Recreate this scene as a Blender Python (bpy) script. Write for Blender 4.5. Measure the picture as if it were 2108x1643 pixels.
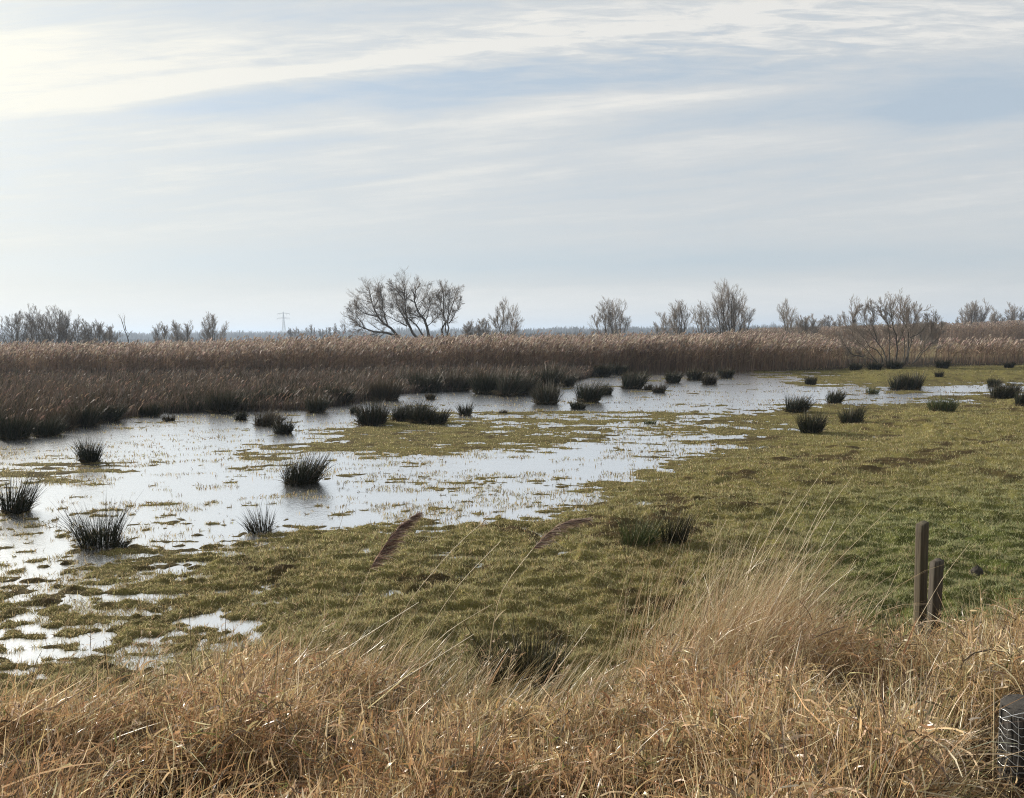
import bpy, math
import numpy as np
from mathutils import Vector, Matrix

for o in list(bpy.data.objects):
    bpy.data.objects.remove(o)
SC = bpy.context.scene
COL = SC.collection
R = math.radians
rng = np.random.default_rng(11)

# ------------------------------------------------------------------ camera
CAM = np.array([0.0, 0.0, 2.2])
F = 1522.0                      # focal length in photograph pixels (photograph 2108 x 1643)
PW, PH = 2108.0, 1643.0
PITCH, ROLL = math.atan(130.5 / F), R(0.6)
fw = np.array([0, math.cos(PITCH), -math.sin(PITCH)])
_r = np.array([1.0, 0, 0]); _u = np.array([0, math.sin(PITCH), math.cos(PITCH)])
rt = math.cos(ROLL) * _r - math.sin(ROLL) * _u
up = math.sin(ROLL) * _r + math.cos(ROLL) * _u
cd = bpy.data.cameras.new('camera')
cam = bpy.data.objects.new('camera', cd)
COL.objects.link(cam)
cd.sensor_width = 36.0
cd.lens = 36.0 * F / PW
cd.clip_start, cd.clip_end = 0.05, 20000
M = Matrix.Identity(4)
for i in range(3):
    M[i][0], M[i][1], M[i][2], M[i][3] = rt[i], up[i], -fw[i], CAM[i]
cam.matrix_world = M
SC.camera = cam

def project(x, y, z):
    d = np.stack([x - CAM[0], y - CAM[1], z - CAM[2]], -1)
    Z = np.maximum(d @ fw, 1e-3)
    return PW / 2 + F * (d @ rt) / Z, PH / 2 - F * (d @ up) / Z

def ray(px, py):
    px = np.asarray(px, float); py = np.asarray(py, float)
    return fw + ((px - PW / 2) / F)[..., None] * rt + ((PH / 2 - py) / F)[..., None] * up

def ground(px, py, z=0.0):
    d = ray(px, py)
    t = (z - CAM[2]) / d[..., 2]
    return CAM + d * np.asarray(t)[..., None]

def at_depth(px, py, Y):
    d = ray(px, py)
    return CAM + d * (np.asarray(Y) / d[..., 1])[..., None]

# ------------------------------------------------------------------ light
SUN_AZ, SUN_EL = -50.0, 21.0
sdir = np.array([math.sin(R(SUN_AZ)) * math.cos(R(SUN_EL)), math.cos(R(SUN_AZ)) * math.cos(R(SUN_EL)), math.sin(R(SUN_EL))])
sl = bpy.data.lights.new('sun', 'SUN')
sl.energy = 5.0
sl.angle = R(0.6)
sl.color = (1.0, 0.92, 0.80)
sun = bpy.data.objects.new('sun', sl)
sun.rotation_euler = Vector(sdir).to_track_quat('Z', 'Y').to_euler()
sun.location = (-30, 30, 40)
COL.objects.link(sun)
SC.view_settings.view_transform = 'Standard'
SC.view_settings.look = 'None'
SC.view_settings.exposure = 0.50
SC.view_settings.gamma = 1.0
SC.view_settings.use_curve_mapping = False
SC.cycles.use_denoising = True
SC.cycles.filter_width = 1.1
SC.cycles.denoising_prefilter = 'NONE'
SC.cycles.max_bounces = 8
SC.cycles.diffuse_bounces = 3
SC.cycles.glossy_bounces = 3
SC.cycles.transmission_bounces = 3
SC.cycles.transparent_max_bounces = 8
SC.cycles.volume_bounces = 0
SC.cycles.caustics_reflective = False
SC.cycles.caustics_refractive = False

class E:                                        # small node-expression builder
    nt = None
    def __init__(s, sock): s.s = sock
    @staticmethod
    def op(o, *a, clamp=False):
        n = E.nt.nodes.new('ShaderNodeMath'); n.operation = o; n.use_clamp = clamp
        for i, v in enumerate(a):
            if isinstance(v, E): E.nt.links.new(v.s, n.inputs[i])
            else: n.inputs[i].default_value = v
        return E(n.outputs[0])
    def __add__(s, o): return E.op('ADD', s, o)
    __radd__ = __add__
    def __sub__(s, o): return E.op('SUBTRACT', s, o)
    def __rsub__(s, o): return E.op('SUBTRACT', o, s)
    def __mul__(s, o): return E.op('MULTIPLY', s, o)
    __rmul__ = __mul__
    def __truediv__(s, o): return E.op('DIVIDE', s, o)
    def clamp(s): return E.op('ADD', s, 0.0, clamp=True)
def vec(x, y, z):
    n = E.nt.nodes.new('ShaderNodeCombineXYZ')
    for i, v in enumerate((x, y, z)):
        if isinstance(v, E): E.nt.links.new(v.s, n.inputs[i])
        else: n.inputs[i].default_value = v
    return E(n.outputs[0])
def noise(v, scale, detail=4, rough=0.55, dist=0.0):
    n = E.nt.nodes.new('ShaderNodeTexNoise')
    if v is not None: E.nt.links.new(v.s, n.inputs['Vector'])
    n.inputs['Scale'].default_value = scale; n.inputs['Detail'].default_value = detail
    n.inputs['Roughness'].default_value = rough; n.inputs['Distortion'].default_value = dist
    return E(n.outputs[0])
def mixc(f, a, b):
    n = E.nt.nodes.new('ShaderNodeMix'); n.data_type = 'RGBA'; n.clamp_factor = True
    for i, v in ((0, f), (6, a), (7, b)):
        if isinstance(v, E): E.nt.links.new(v.s, n.inputs[i])
        elif i == 0: n.inputs[0].default_value = v
        else: n.inputs[i].default_value = (*v, 1)
    return E(n.outputs[2])

# sky: Nishita behind a procedural veil of streaky high cloud
W = bpy.data.worlds.new('World'); SC.world = W; W.use_nodes = True
nt = W.node_tree; nt.nodes.clear(); E.nt = nt
sky = nt.nodes.new('ShaderNodeTexSky'); sky.sky_type = 'NISHITA'; sky.sun_disc = False
sky.sun_elevation = R(SUN_EL); sky.sun_rotation = R(SUN_AZ); sky.dust_density = 0.6
tc = nt.nodes.new('ShaderNodeTexCoord')
sx = nt.nodes.new('ShaderNodeSeparateXYZ'); nt.links.new(tc.outputs['Generated'], sx.inputs[0])
dx, dy, dz = (E(sx.outputs[i]) for i in range(3))
den = E.op('MAXIMUM', E.op('ABSOLUTE', dy), 0.2)
U = dx / den * 1.522                              # in thousands of photograph pixels about the horizon point
V = E.op('MAXIMUM', dz, 0.0) / den * 1.522
dn = E.nt.nodes.new('ShaderNodeVectorMath'); dn.operation = 'DOT_PRODUCT'
nt.links.new(tc.outputs['Generated'], dn.inputs[0]); dn.inputs[1].default_value = tuple(sdir)
sdot = E.op('MAXIMUM', E(dn.outputs['Value']), 0.0)
S = V - U * 0.10                                  # streaks rise gently to the right
n_big = noise(vec(U * 0.9, S * 6.0, 0.3), 1.0, 3, 0.5) - 0.5
n_mid = noise(vec(U * 2.2, S * 16.0, 2.1), 1.0, 5, 0.6, 0.4) - 0.5
n_fine = noise(vec(U * 7.0, (V + U * 0.02) * 60.0, 4.0), 1.0, 5, 0.62, 0.6) - 0.5
n_thin = noise(vec(U * 1.6, S * 34.0, 7.7), 1.0, 5, 0.62, 0.3) - 0.5
Uw = U + n_mid * 0.15
Vw = V + n_big * 0.035 + n_mid * 0.022
def uvp(x, y):
    d = ray(x, y); return d[0] / d[1] * 1.522, d[2] / d[1] * 1.522
def blob(x, y, a, b, slope, amp):
    u0, v0 = uvp(x, y)
    p = (Uw - u0) / (a / 1000)
    q = (Vw - v0 - (Uw - u0) * slope) / (b / 1000)
    return E.op('EXPONENT', (p * p + q * q) * -1.0) * amp
hi = E.op('MULTIPLY', V - 0.12, 5.0, clamp=True) * 0.75 + 0.25
blue = n_big * 0.22 + n_mid * hi * 0.85 + n_thin * hi * 0.80 + 0.36
for b in [(1350, 150, 600, 50, .02, .62), (2080, 200, 330, 60, .03, .70), (1700, 240, 380, 26, .07, .42),
          (470, 168, 620, 20, .11, -.50), (300, 225, 500, 18, .10, .22), (620, 215, 420, 22, .07, .22), (100, 130, 420, 70, .05, -.45), (1200, 70, 460, 40, .13, -.38),
          (1850, 80, 480, 70, .05, -.30), (420, 30, 520, 30, .03, .24), (1300, 212, 560, 22, .09, -.34),
          (560, 308, 230, 13, .10, .30), (860, 185, 260, 34, .06, .24), (1000, 545, 1500, 36, .0, .30),
          (1700, 540, 600, 36, .0, .16), (1000, 635, 2200, 60, .0, -.30), (1300, 380, 900, 90, .0, -.06),
          (1500, 190, 420, 14, .03, -.20), (880, 368, 160, 6, .10, -.2), (1000, 203, 200, 4, .0, -.2)]:
    blue = blue + blob(*b)
# ripply fine cirrus in the upper right
rip = blob(1500, 70, 800, 80, .05, 1.0)
blue = blue + rip * n_fine * 2.2 + n_fine * 0.30
blue = blue.clamp()
glow = E.op('POWER', sdot, 4.0) * 0.11 + E.op('POWER', sdot, 26.0) * 0.15
ez = E.op('MULTIPLY', V, 2.2, clamp=True)
lum = ez * 0.04 + 0.478 + glow * 0.85
lum = lum + E.op('MAXIMUM', 0.34 - blue, 0.0) * 0.16
white = vec(lum * (glow * 0.20 + 1.02), lum * (glow * 0.10 + 1.005), lum * (0.965 - glow * 0.50))
bl = lum * 0.88 - 0.012
blu = vec(bl * 0.81, bl * 0.94, bl * 1.07)
ccol = mixc(blue, white, blu)
bg1 = nt.nodes.new('ShaderNodeBackground'); bg1.inputs[1].default_value = 0.09
nt.links.new(sky.outputs[0], bg1.inputs[0])
bg2 = nt.nodes.new('ShaderNodeBackground'); bg2.inputs[1].default_value = 1.0
nt.links.new(ccol.s, bg2.inputs[0])
mx = nt.nodes.new('ShaderNodeMixShader')
veil = 0.97 - blue * 0.16
nt.links.new(veil.s, mx.inputs[0]); nt.links.new(bg1.outputs[0], mx.inputs[1]); nt.links.new(bg2.outputs[0], mx.inputs[2])
wo = nt.nodes.new('ShaderNodeOutputWorld'); nt.links.new(mx.outputs[0], wo.inputs[0])

# ------------------------------------------------------------------ materials
def new_mat(name):
    m = bpy.data.materials.new(name); m.use_nodes = True
    m.node_tree.nodes.clear(); E.nt = m.node_tree
    out = m.node_tree.nodes.new('ShaderNodeOutputMaterial')
    return m, m.node_tree, out
def principled(nt, **kw):
    p = nt.nodes.new('ShaderNodeBsdfPrincipled')
    for k, v in kw.items():
        k = k.replace('_', ' ')
        if isinstance(v, E): nt.links.new(v.s, p.inputs[k])
        else: p.inputs[k].default_value = (*v, 1) if isinstance(v, tuple) and len(v) == 3 else v
    return p
def attr(nt, name='tint'):
    a = nt.nodes.new('ShaderNodeAttribute'); a.attribute_name = name; return E(a.outputs['Color'])
def objpos(nt):
    t = nt.nodes.new('ShaderNodeTexCoord'); return E(t.outputs['Object'])
def scalev(nt, v, s):
    m = nt.nodes.new('ShaderNodeMapping'); nt.links.new(v.s, m.inputs[0]); m.inputs['Scale'].default_value = s
    return E(m.outputs[0])
def bump(nt, h, strength, dist):
    b = nt.nodes.new('ShaderNodeBump'); nt.links.new(h.s, b.inputs['Height'])
    b.inputs['Strength'].default_value = strength; b.inputs['Distance'].default_value = dist
    return E(b.outputs[0])
def blade_mat(name, rough=0.5, transl=0.35, spec=0.4):
    m, nt, out = new_mat(name)
    c = attr(nt)
    p = principled(nt, Base_Color=c, Roughness=rough)
    p.inputs['Specular IOR Level'].default_value = spec
    t = nt.nodes.new('ShaderNodeBsdfTranslucent'); nt.links.new(c.s, t.inputs[0])
    mx = nt.nodes.new('ShaderNodeMixShader'); mx.inputs[0].default_value = transl
    nt.links.new(p.outputs[0], mx.inputs[1]); nt.links.new(t.outputs[0], mx.inputs[2])
    nt.links.new(mx.outputs[0], out.inputs[0]); return m
M_DRY = blade_mat('dry_straw', 0.36, 0.35, 0.55)
M_GRASS = blade_mat('meadow_blades', 0.6, 0.5, 0.15)
M_RUSH = blade_mat('rush_stems', 0.5, 0.12, 0.18)
M_REED = blade_mat('reed_straw', 0.6, 0.35, 0.25)
M_PLUME = blade_mat('reed_plume_fluff', 0.8, 0.45, 0.1)

def bark(name, c1, c2):
    m, nt, out = new_mat(name)
    n = noise(scalev(nt, objpos(nt), (6, 6, 1.5)), 3.0, 5, 0.65)
    p = principled(nt, Base_Color=mixc(n, c1, c2), Roughness=0.85)
    nt.links.new(p.outputs[0], out.inputs[0]); return m
M_BARK = bark('tree_bark', (0.035, 0.03, 0.024), (0.11, 0.095, 0.075))
M_TWIG = bark('tree_twigs', (0.15, 0.125, 0.105), (0.28, 0.24, 0.20))

def wood(name, dark, light, moss):
    m, nt, out = new_mat(name)
    P = objpos(nt)
    g = noise(scalev(nt, P, (70, 70, 2.5)), 1.0, 6, 0.65, 0.4)
    b = noise(scalev(nt, P, (9, 9, 4)), 1.0, 4, 0.6)
    g2 = E.op('MULTIPLY', g - 0.3, 2.2, clamp=True)
    c = mixc(g2, dark, light)
    c = mixc(E.op('MULTIPLY', b - 0.5, 3.0, clamp=True), c, moss)
    p = principled(nt, Base_Color=c, Roughness=0.88, Normal=bump(nt, g, 0.9, 0.006))
    nt.links.new(p.outputs[0], out.inputs[0]); return m
M_POST = wood('weathered_post_wood', (0.020, 0.014, 0.007), (0.105, 0.082, 0.048), (0.050, 0.050, 0.022))
M_POST2 = wood('grey_post_wood', (0.015, 0.011, 0.008), (0.095, 0.078, 0.056), (0.038, 0.037, 0.021))

def plain(name, c, rough=0.5, metal=0.0):
    m, nt, out = new_mat(name)
    n = noise(objpos(nt), 40.0, 3)
    p = principled(nt, Base_Color=mixc(n, tuple(v * 0.75 for v in c), tuple(min(1, v * 1.2) for v in c)), Roughness=rough, Metallic=metal)
    nt.links.new(p.outputs[0], out.inputs[0]); return m
M_WIRE = plain('galvanised_wire', (0.55, 0.56, 0.56), 0.38, 0.7)
M_POST3 = wood('dark_post_wood', (0.008, 0.007, 0.006), (0.05, 0.043, 0.036), (0.02, 0.018, 0.012))
M_STEEL = plain('pylon_steel', (0.30, 0.31, 0.31), 0.6, 0.3)
M_MUD = plain('dark_soil', (0.03, 0.024, 0.017), 0.9)

# terrain
M_GROUND, nt, out = new_mat('meadow_ground')
c = attr(nt)
P = objpos(nt)
n1 = noise(P, 6.0, 6, 0.65); n2 = noise(P, 38.0, 4, 0.6)
f = E.op('MULTIPLY', (n1 * 0.6 + n2 * 0.4) - 0.33, 3.0, clamp=True)
mul = nt.nodes.new('ShaderNodeMix'); mul.data_type = 'RGBA'; mul.blend_type = 'MULTIPLY'; mul.inputs[0].default_value = 1.0
nt.links.new(c.s, mul.inputs[6]); nt.links.new(mixc(f, (0.45, 0.42, 0.40), (1.25, 1.25, 1.15)).s, mul.inputs[7])
p = principled(nt, Base_Color=E(mul.outputs[2]), Roughness=1.0, Normal=bump(nt, n2, 0.8, 0.03))
p.inputs['Specular IOR Level'].default_value = 0.05
nt.links.new(p.outputs[0], out.inputs[0])
# shallow flood water over a muddy sward
M_WATER, nt, out = new_mat('flood_water')
P = objpos(nt)
w1 = noise(scalev(nt, P, (1.0, 0.55, 1)), 7.0, 3, 0.5, 0.3)
w2 = noise(scalev(nt, P, (1.0, 0.5, 1)), 26.0, 2, 0.5)
mud = noise(P, 1.3, 4, 0.6)
p = principled(nt, Base_Color=mixc(mud, (0.05, 0.045, 0.018), (0.12, 0.105, 0.05)), Roughness=0.06, IOR=1.45,
               Normal=bump(nt, w1 * 0.6 + w2 * 0.4, 0.24, 0.03))
bn = p.inputs['Normal'].links[0].from_socket
lw = nt.nodes.new('ShaderNodeLayerWeight'); lw.inputs['Blend'].default_value = 0.5
gl_ = nt.nodes.new('ShaderNodeBsdfGlossy'); gl_.inputs['Roughness'].default_value = 0.22; gl_.inputs[0].default_value = (0.97, 0.98, 1, 1)
nt.links.new(bn, gl_.inputs['Normal'])
wm = nt.nodes.new('ShaderNodeMixShader'); nt.links.new(E.op('POWER', E(lw.outputs['Facing']), 0.28).s, wm.inputs[0])
nt.links.new(p.outputs[0], wm.inputs[1]); nt.links.new(gl_.outputs[0], wm.inputs[2])
nt.links.new(wm.outputs[0], out.inputs[0])

# ------------------------------------------------------------------ object helpers
def tag(o, label=None, cat=None, group=None, kind=None):
    if label: o['label'] = label
    if cat: o['category'] = cat
    if group: o['group'] = group
    if kind: o['kind'] = kind
    return o
def empty(name, loc=(0, 0, 0)):
    o = bpy.data.objects.new(name, None); o.location = loc; o.empty_display_size = 0.2; COL.objects.link(o); return o
def mesh_obj(name, verts, quads, mat, parent=None, cols=None, smooth=False, origin=None):
    verts = np.asarray(verts, np.float32).reshape(-1, 3)
    if origin is not None: verts = verts - np.asarray(origin, np.float32)
    me = bpy.data.meshes.new(name)
    quads = np.asarray(quads, np.int32); k = quads.shape[1]; nf = len(quads)
    me.vertices.add(len(verts)); me.vertices.foreach_set('co', verts.ravel())
    me.loops.add(nf * k); me.loops.foreach_set('vertex_index', quads.ravel())
    me.polygons.add(nf)
    me.polygons.foreach_set('loop_start', np.arange(0, nf * k, k, dtype=np.int32))
    me.polygons.foreach_set('loop_total', np.full(nf, k, np.int32))
    if smooth: me.polygons.foreach_set('use_smooth', np.ones(nf, bool))
    if cols is not None:
        a = me.color_attributes.new('tint', 'FLOAT_COLOR', 'POINT')
        cc = np.ones((len(verts), 4), np.float32); cc[:, :3] = cols; a.data.foreach_set('color', cc.ravel())
    me.update(calc_edges=True)
    me.materials.append(mat)
    o = bpy.data.objects.new(name, me); COL.objects.link(o)
    if parent is not None: o.parent = parent
    elif origin is not None: o.location = tuple(float(v) for v in origin)
    return o

class Rib:                                      # many thin ribbons gathered for one mesh
    def __init__(s): s.v, s.f, s.c, s.n = [], [], [], 0
    def add(s, P, Wd, C, side=None):            # P (n,k,3), Wd (n,k) or (n,1), C (n,3) or (n,k,3)
        n, k, _ = P.shape
        if n == 0: return
        T = np.gradient(P, axis=1) if k > 2 else np.repeat((P[:, 1:] - P[:, :1]), k, 1)
        if side is None:
            side = rng.normal(size=(n, 1, 3)); side[..., 2] *= 0.35
        sd = np.cross(T, side); sd /= np.linalg.norm(sd, axis=-1, keepdims=True) + 1e-9
        h = sd * (np.broadcast_to(Wd, (n, k))[..., None] * 0.5)
        vv = np.stack([P - h, P + h], 2).reshape(-1, 3)
        b = s.n + np.arange(n)[:, None] * (2 * k) + np.arange(k - 1)[None, :] * 2
        s.f.append(np.stack([b, b + 1, b + 3, b + 2], -1).reshape(-1, 4))
        C = C[:, None, :] if C.ndim == 2 else C
        s.c.append(np.repeat(np.broadcast_to(C, (n, k, 3)), 2, axis=1).reshape(-1, 3))
        s.v.append(vv); s.n += len(vv)
    def build(s, name, mat, parent=None, origin=None):
        return mesh_obj(name, np.concatenate(s.v), np.concatenate(s.f), mat, parent, np.concatenate(s.c), origin=origin)

class Tubes:                                    # tapered round branches gathered for one mesh
    def __init__(s): s.v, s.f, s.n = [], [], 0
    def add(s, P, Rd, sides=4):                 # P (n,k,3), Rd (n,k)
        P = np.asarray(P, float); Rd = np.broadcast_to(np.asarray(Rd, float), P.shape[:2])
        n, k, _ = P.shape
        T = np.gradient(P, axis=1); T /= np.linalg.norm(T, axis=-1, keepdims=True) + 1e-9
        ref = np.array([0.31, 0.82, 0.17])
        a = np.cross(T, ref); a /= np.linalg.norm(a, axis=-1, keepdims=True) + 1e-9
        b = np.cross(T, a)
        an = np.arange(sides) * 2 * np.pi / sides
        ring = P[:, :, None] + Rd[:, :, None, None] * (np.cos(an)[:, None] * a[:, :, None] + np.sin(an)[:, None] * b[:, :, None])
        i0 = s.n + np.arange(n)[:, None, None] * k * sides + np.arange(k - 1)[None, :, None] * sides
        j = np.arange(sides); j2 = (j + 1) % sides
        s.f.append(np.stack([i0 + j, i0 + j2, i0 + sides + j2, i0 + sides + j], -1).reshape(-1, 4))
        s.v.append(ring.reshape(-1, 3)); s.n += n * k * sides
    def build(s, name, mat, parent=None, origin=None, smooth=True):
        return mesh_obj(name, np.concatenate(s.v), np.concatenate(s.f), mat, parent, smooth=smooth, origin=origin)

def bent(root, L, az, t0, t1, k=6, pw=1.0, curl=0.0):
    """centre lines that start at angle t0 from the vertical and bend to t1, heading az"""
    n = len(root); t = np.linspace(0, 1, k)[None]
    th = t0[:, None] + (t1 - t0)[:, None] * t ** pw
    a = az[:, None] + np.asarray(curl).reshape(-1, 1) * t
    d = np.stack([np.sin(th) * np.cos(a), np.sin(th) * np.sin(a), np.cos(th)], -1) * (L / (k - 1))[:, None, None]
    p = np.zeros((n, k, 3)); p[:, 1:] = np.cumsum((d[:, :-1] + d[:, 1:]) * 0.5, 1)
    return p + root[:, None]

def _hash(ix, iy, s):
    h = (ix.astype(np.int64) * 374761393 + iy.astype(np.int64) * 668265263 + s * 1274126177) & 0xffffffff
    h = ((h ^ (h >> 13)) * 1103515245) & 0xffffffff
    h = ((h ^ (h >> 15)) * 2246822519) & 0xffffffff
    return ((h ^ (h >> 16)) & 0xffffff) / float(0xffffff)
def vnoise(x, y, s=0):
    ix, iy = np.floor(x), np.floor(y); fx, fy = x - ix, y - iy
    fx = fx * fx * (3 - 2 * fx); fy = fy * fy * (3 - 2 * fy)
    a, b = _hash(ix, iy, s), _hash(ix + 1, iy, s); c, d = _hash(ix, iy + 1, s), _hash(ix + 1, iy + 1, s)
    return (a + (b - a) * fx) * (1 - fy) + (c + (d - c) * fx) * fy - 0.5
def rotxy(x, y, a): return x * math.cos(a) - y * math.sin(a), x * math.sin(a) + y * math.cos(a)
def sstep(a, b, x):
    t = np.clip((x - a) / (b - a), 0, 1); return t * t * (3 - 2 * t)

# ------------------------------------------------------------------ terrain height
COVER = {   # how much of the meadow stands under water: photograph row -> (column, share)
 752: [(0, .0), (2108, .0)],
 766: [(0, .3), (1200, .6), (1500, .6), (1700, .25), (1760, .04), (2108, .0)],
 785: [(0, .5), (1200, .8), (1580, .85), (1700, .4), (1800, .06), (2108, .05)],
 800: [(0, .6), (1100, .9), (1600, .93), (1700, .6), (1800, .6), (1900, .85), (2108, .85)],
 820: [(0, .6), (800, .9), (1600, .95), (1720, .85), (1850, .75), (1950, .5), (2050, .15), (2108, .05)],
 840: [(0, .8), (700, .92), (1500, .9), (1600, .7), (1700, .3), (1800, .25), (1900, .06), (2108, .02)],
 858: [(0, .8), (600, .88), (740, .8), (820, .3), (1000, .4), (1200, .3), (1400, .3), (1600, .3), (1750, .15), (1880, .02), (2108, .0)],
 880: [(0, .7), (300, .85), (500, .93), (700, .9), (790, .15), (1000, .3), (1200, .4), (1400, .45), (1600, .3), (1720, .08), (1900, .0), (2108, 0)],
 900: [(0, .7), (200, .85), (400, .95), (560, .92), (660, .4), (800, .25), (1000, .3), (1200, .45), (1380, .9), (1530, .85), (1600, .3), (1750, .15), (1850, .12), (1920, 0), (2108, 0)],
 920: [(0, .85), (200, .92), (400, .8), (600, .3), (800, .2), (1000, .4), (1200, .72), (1400, .65), (1600, .12), (1750, .02), (2108, 0)],
 950: [(0, .5), (200, .6), (400, .8), (520, .8), (700, .88), (800, .9), (1000, .88), (1200, .88), (1300, .75), (1420, .35), (1500, .03), (2108, 0)],
 980: [(0, .3), (100, .3), (200, .7), (400, .95), (700, .96), (900, .85), (1100, .88), (1260, .92), (1320, .3), (1400, .01), (2108, 0)],
 1010: [(0, .4), (100, .7), (200, .75), (400, .9), (600, .97), (800, .92), (1000, .85), (1150, .85), (1240, .5), (1300, .04), (2108, 0)],
 1040: [(0, .9), (200, .9), (400, .75), (500, .9), (700, .96), (900, .96), (1100, .93), (1190, .5), (1250, .02), (1330, .15), (1360, .15), (1420, 0), (2108, 0)],
 1065: [(0, .9), (300, .9), (500, .93), (700, .9), (850, .85), (1000, .85), (1100, .5), (1180, .02), (2108, 0)],
 1085: [(0, .85), (100, .95), (300, .92), (500, .95), (680, .85), (780, .3), (850, .35), (960, .15), (1060, .04), (2108, 0)],
 1112: [(0, .85), (300, .92), (500, .75), (600, .4), (660, .06), (850, .12), (1000, .03), (1400, 0), (2108, 0)],
 1140: [(0, .9), (200, .75), (350, .6), (450, .3), (550, .04), (800, .08), (960, .18), (1130, .12), (1200, 0), (2108, 0)],
 1170: [(0, .9), (100, .75), (200, .6), (300, .4), (360, .5), (450, .1), (600, .03), (1000, .03), (1200, 0), (2108, 0)],
 1200: [(0, .7), (150, .45), (300, .3), (400, .18), (600, .04), (800, .08), (1000, 0), (2108, 0)],
 1240: [(0, .35), (150, .4), (250, .38), (400, .25), (480, .3), (560, .1), (700, .08), (820, 0), (2108, 0)],
 1280: [(0, .5), (100, .5), (200, .5), (300, .3), (450, .4), (520, .3), (620, .06), (760, 0), (2108, 0)],
 1320: [(0, .6), (60, .8), (150, .5), (250, .6), (350, .75), (430, .8), (500, .35), (560, .03), (700, 0), (2108, 0)],
 1360: [(0, .65), (50, .9), (120, .75), (200, .4), (330, .3), (450, .05), (600, 0), (2108, 0)],
 1400: [(0, .5), (60, .3), (120, .1), (300, 0), (2108, 0)],
 1430: [(0, .5), (40, .4), (90, 0), (2108, 0)],
 1470: [(0, 0), (2108, 0)],
}
_rows = np.array(sorted(COVER)); _cx = np.linspace(0, 2108, 128)
_G = np.array([np.interp(_cx, *zip(*COVER[r])) for r in _rows])
_fy = np.linspace(_rows[0], _rows[-1], 256)
_G = np.stack([np.interp(_fy, _rows, _G[:, i]) for i in range(128)], 1)
def cover(px, py):
    ix = np.clip(px / 2108 * 127, 0, 126.999); iy = np.clip((py - _fy[0]) / (_fy[-1] - _fy[0]) * 255, 0, 254.999)
    i, j = ix.astype(int), iy.astype(int); fx, f2 = ix - i, iy - j
    return (_G[j, i] * (1 - fx) + _G[j, i + 1] * fx) * (1 - f2) + (_G[j + 1, i] * (1 - fx) + _G[j + 1, i + 1] * fx) * f2

# the near edge of the tall dry grass on the bank: photograph column -> how far away it starts
_DGX = [-900, 0, 150, 300, 420, 560, 700, 800, 900, 1000, 1120, 1250, 1330, 1400, 1500, 1600, 1700, 1760, 1830, 1900, 2000, 2108, 2900]
_DGD = [3.2, 3.25, 3.5, 3.85, 4.12, 4.25, 4.2, 3.9, 3.6, 3.45, 3.4, 3.55, 3.95, 4.3, 4.7, 4.85, 4.75, 4.5, 4.15, 4.15, 4.25, 4.3, 4.4]
_DGH = [.33, .33, .33, .33, .33, .33, .31, .30, .29, .27, .26, .28, .30, .34, .40, .43, .41, .38, .38, .45, .48, .50, .50]
def dry_edge(px): return np.interp(px, _DGX, _DGD)
def dry_high(px): return np.interp(px, _DGX, _DGH)

SIG = 0.016
def height(x, y, fine=True):
    px, py = project(x, y, np.zeros_like(x))
    front = y > 1.0
    c = np.where(front & (y < 62), cover(px, np.where(front, py, 2000.0)), 0.0)
    c = np.clip(c, 0.003, 0.85)
    base = -SIG * np.log(c / (1 - c)) / 1.7
    xr, yr = rotxy(x, y, 0.10)
    n = (vnoise(xr / 3.0, yr / 0.75, 1) * 0.9 + vnoise(xr / 1.0, yr / 0.32, 2) * 1.0)
    far = sstep(16, 30, y)
    near_ = 1 - sstep(6, 13, y)
    n = n * (1 + 0.4 * far - .66 * near_)
    if fine:
        w = 1 - 0.35 * far + .85 * near_
        n = n + w * (vnoise(x / 0.36, y / 0.18, 3) * (1.0 - .55 * near_) + vnoise(x / 0.17, y / 0.085, 4) * (.8 + .75 * near_) + vnoise(x / 0.06, y / 0.05, 5) * (.4 + .3 * near_))
    z = base + SIG * n * 1.55
    dry = 1 - sstep(0.005, 0.12, c)
    if fine:                                      # trodden, hoof-pocked turf
        hoof = .68 * vnoise(x / 0.34, y / 0.28, 7) + 0.75 * vnoise(x / 0.15, y / 0.13, 8)
        z = z + dry * 0.078 * (hoof - 0.9 * np.maximum(0, hoof - 0.2)) * np.where(y < 40, 1, 0.4) + .032 * (1 - sstep(0.003, 0.02, c))
    r = np.hypot(x, y)
    z = z + 0.62 * (1 - sstep(1.0, 4.9, np.where(y > 0, y, 0)))
    z = z + dry * 0.10 * sstep(0, 10, x - 1.0) * sstep(3, 9, y)
    return np.where(y < -1, 0.62 + 0 * z, z)

# ------------------------------------------------------------------ ground sheet and water
def lists_d():
    a = [0.4, .8, 1.2, 1.6, 2.0, 2.4, 2.7]
    b = list(1 / np.linspace(1 / 2.9, 1 / 62.0, 640))
    c_ = list(np.geomspace(64, 5200, 46))
    return np.array(a + b + c_)
DD = lists_d()
AA = np.concatenate([np.linspace(-180, -46, 24)[:-1], np.linspace(-46, 46, 1150), np.linspace(46, 180, 24)[1:]])
A, D = np.meshgrid(np.radians(AA), DD)
GX, GY = np.sin(A) * D, np.cos(A) * D
GZ = height(GX, GY)
px, py = project(GX, GY, GZ)
front = GY > 1
cv = np.where(front, cover(px, py), 0)
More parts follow.
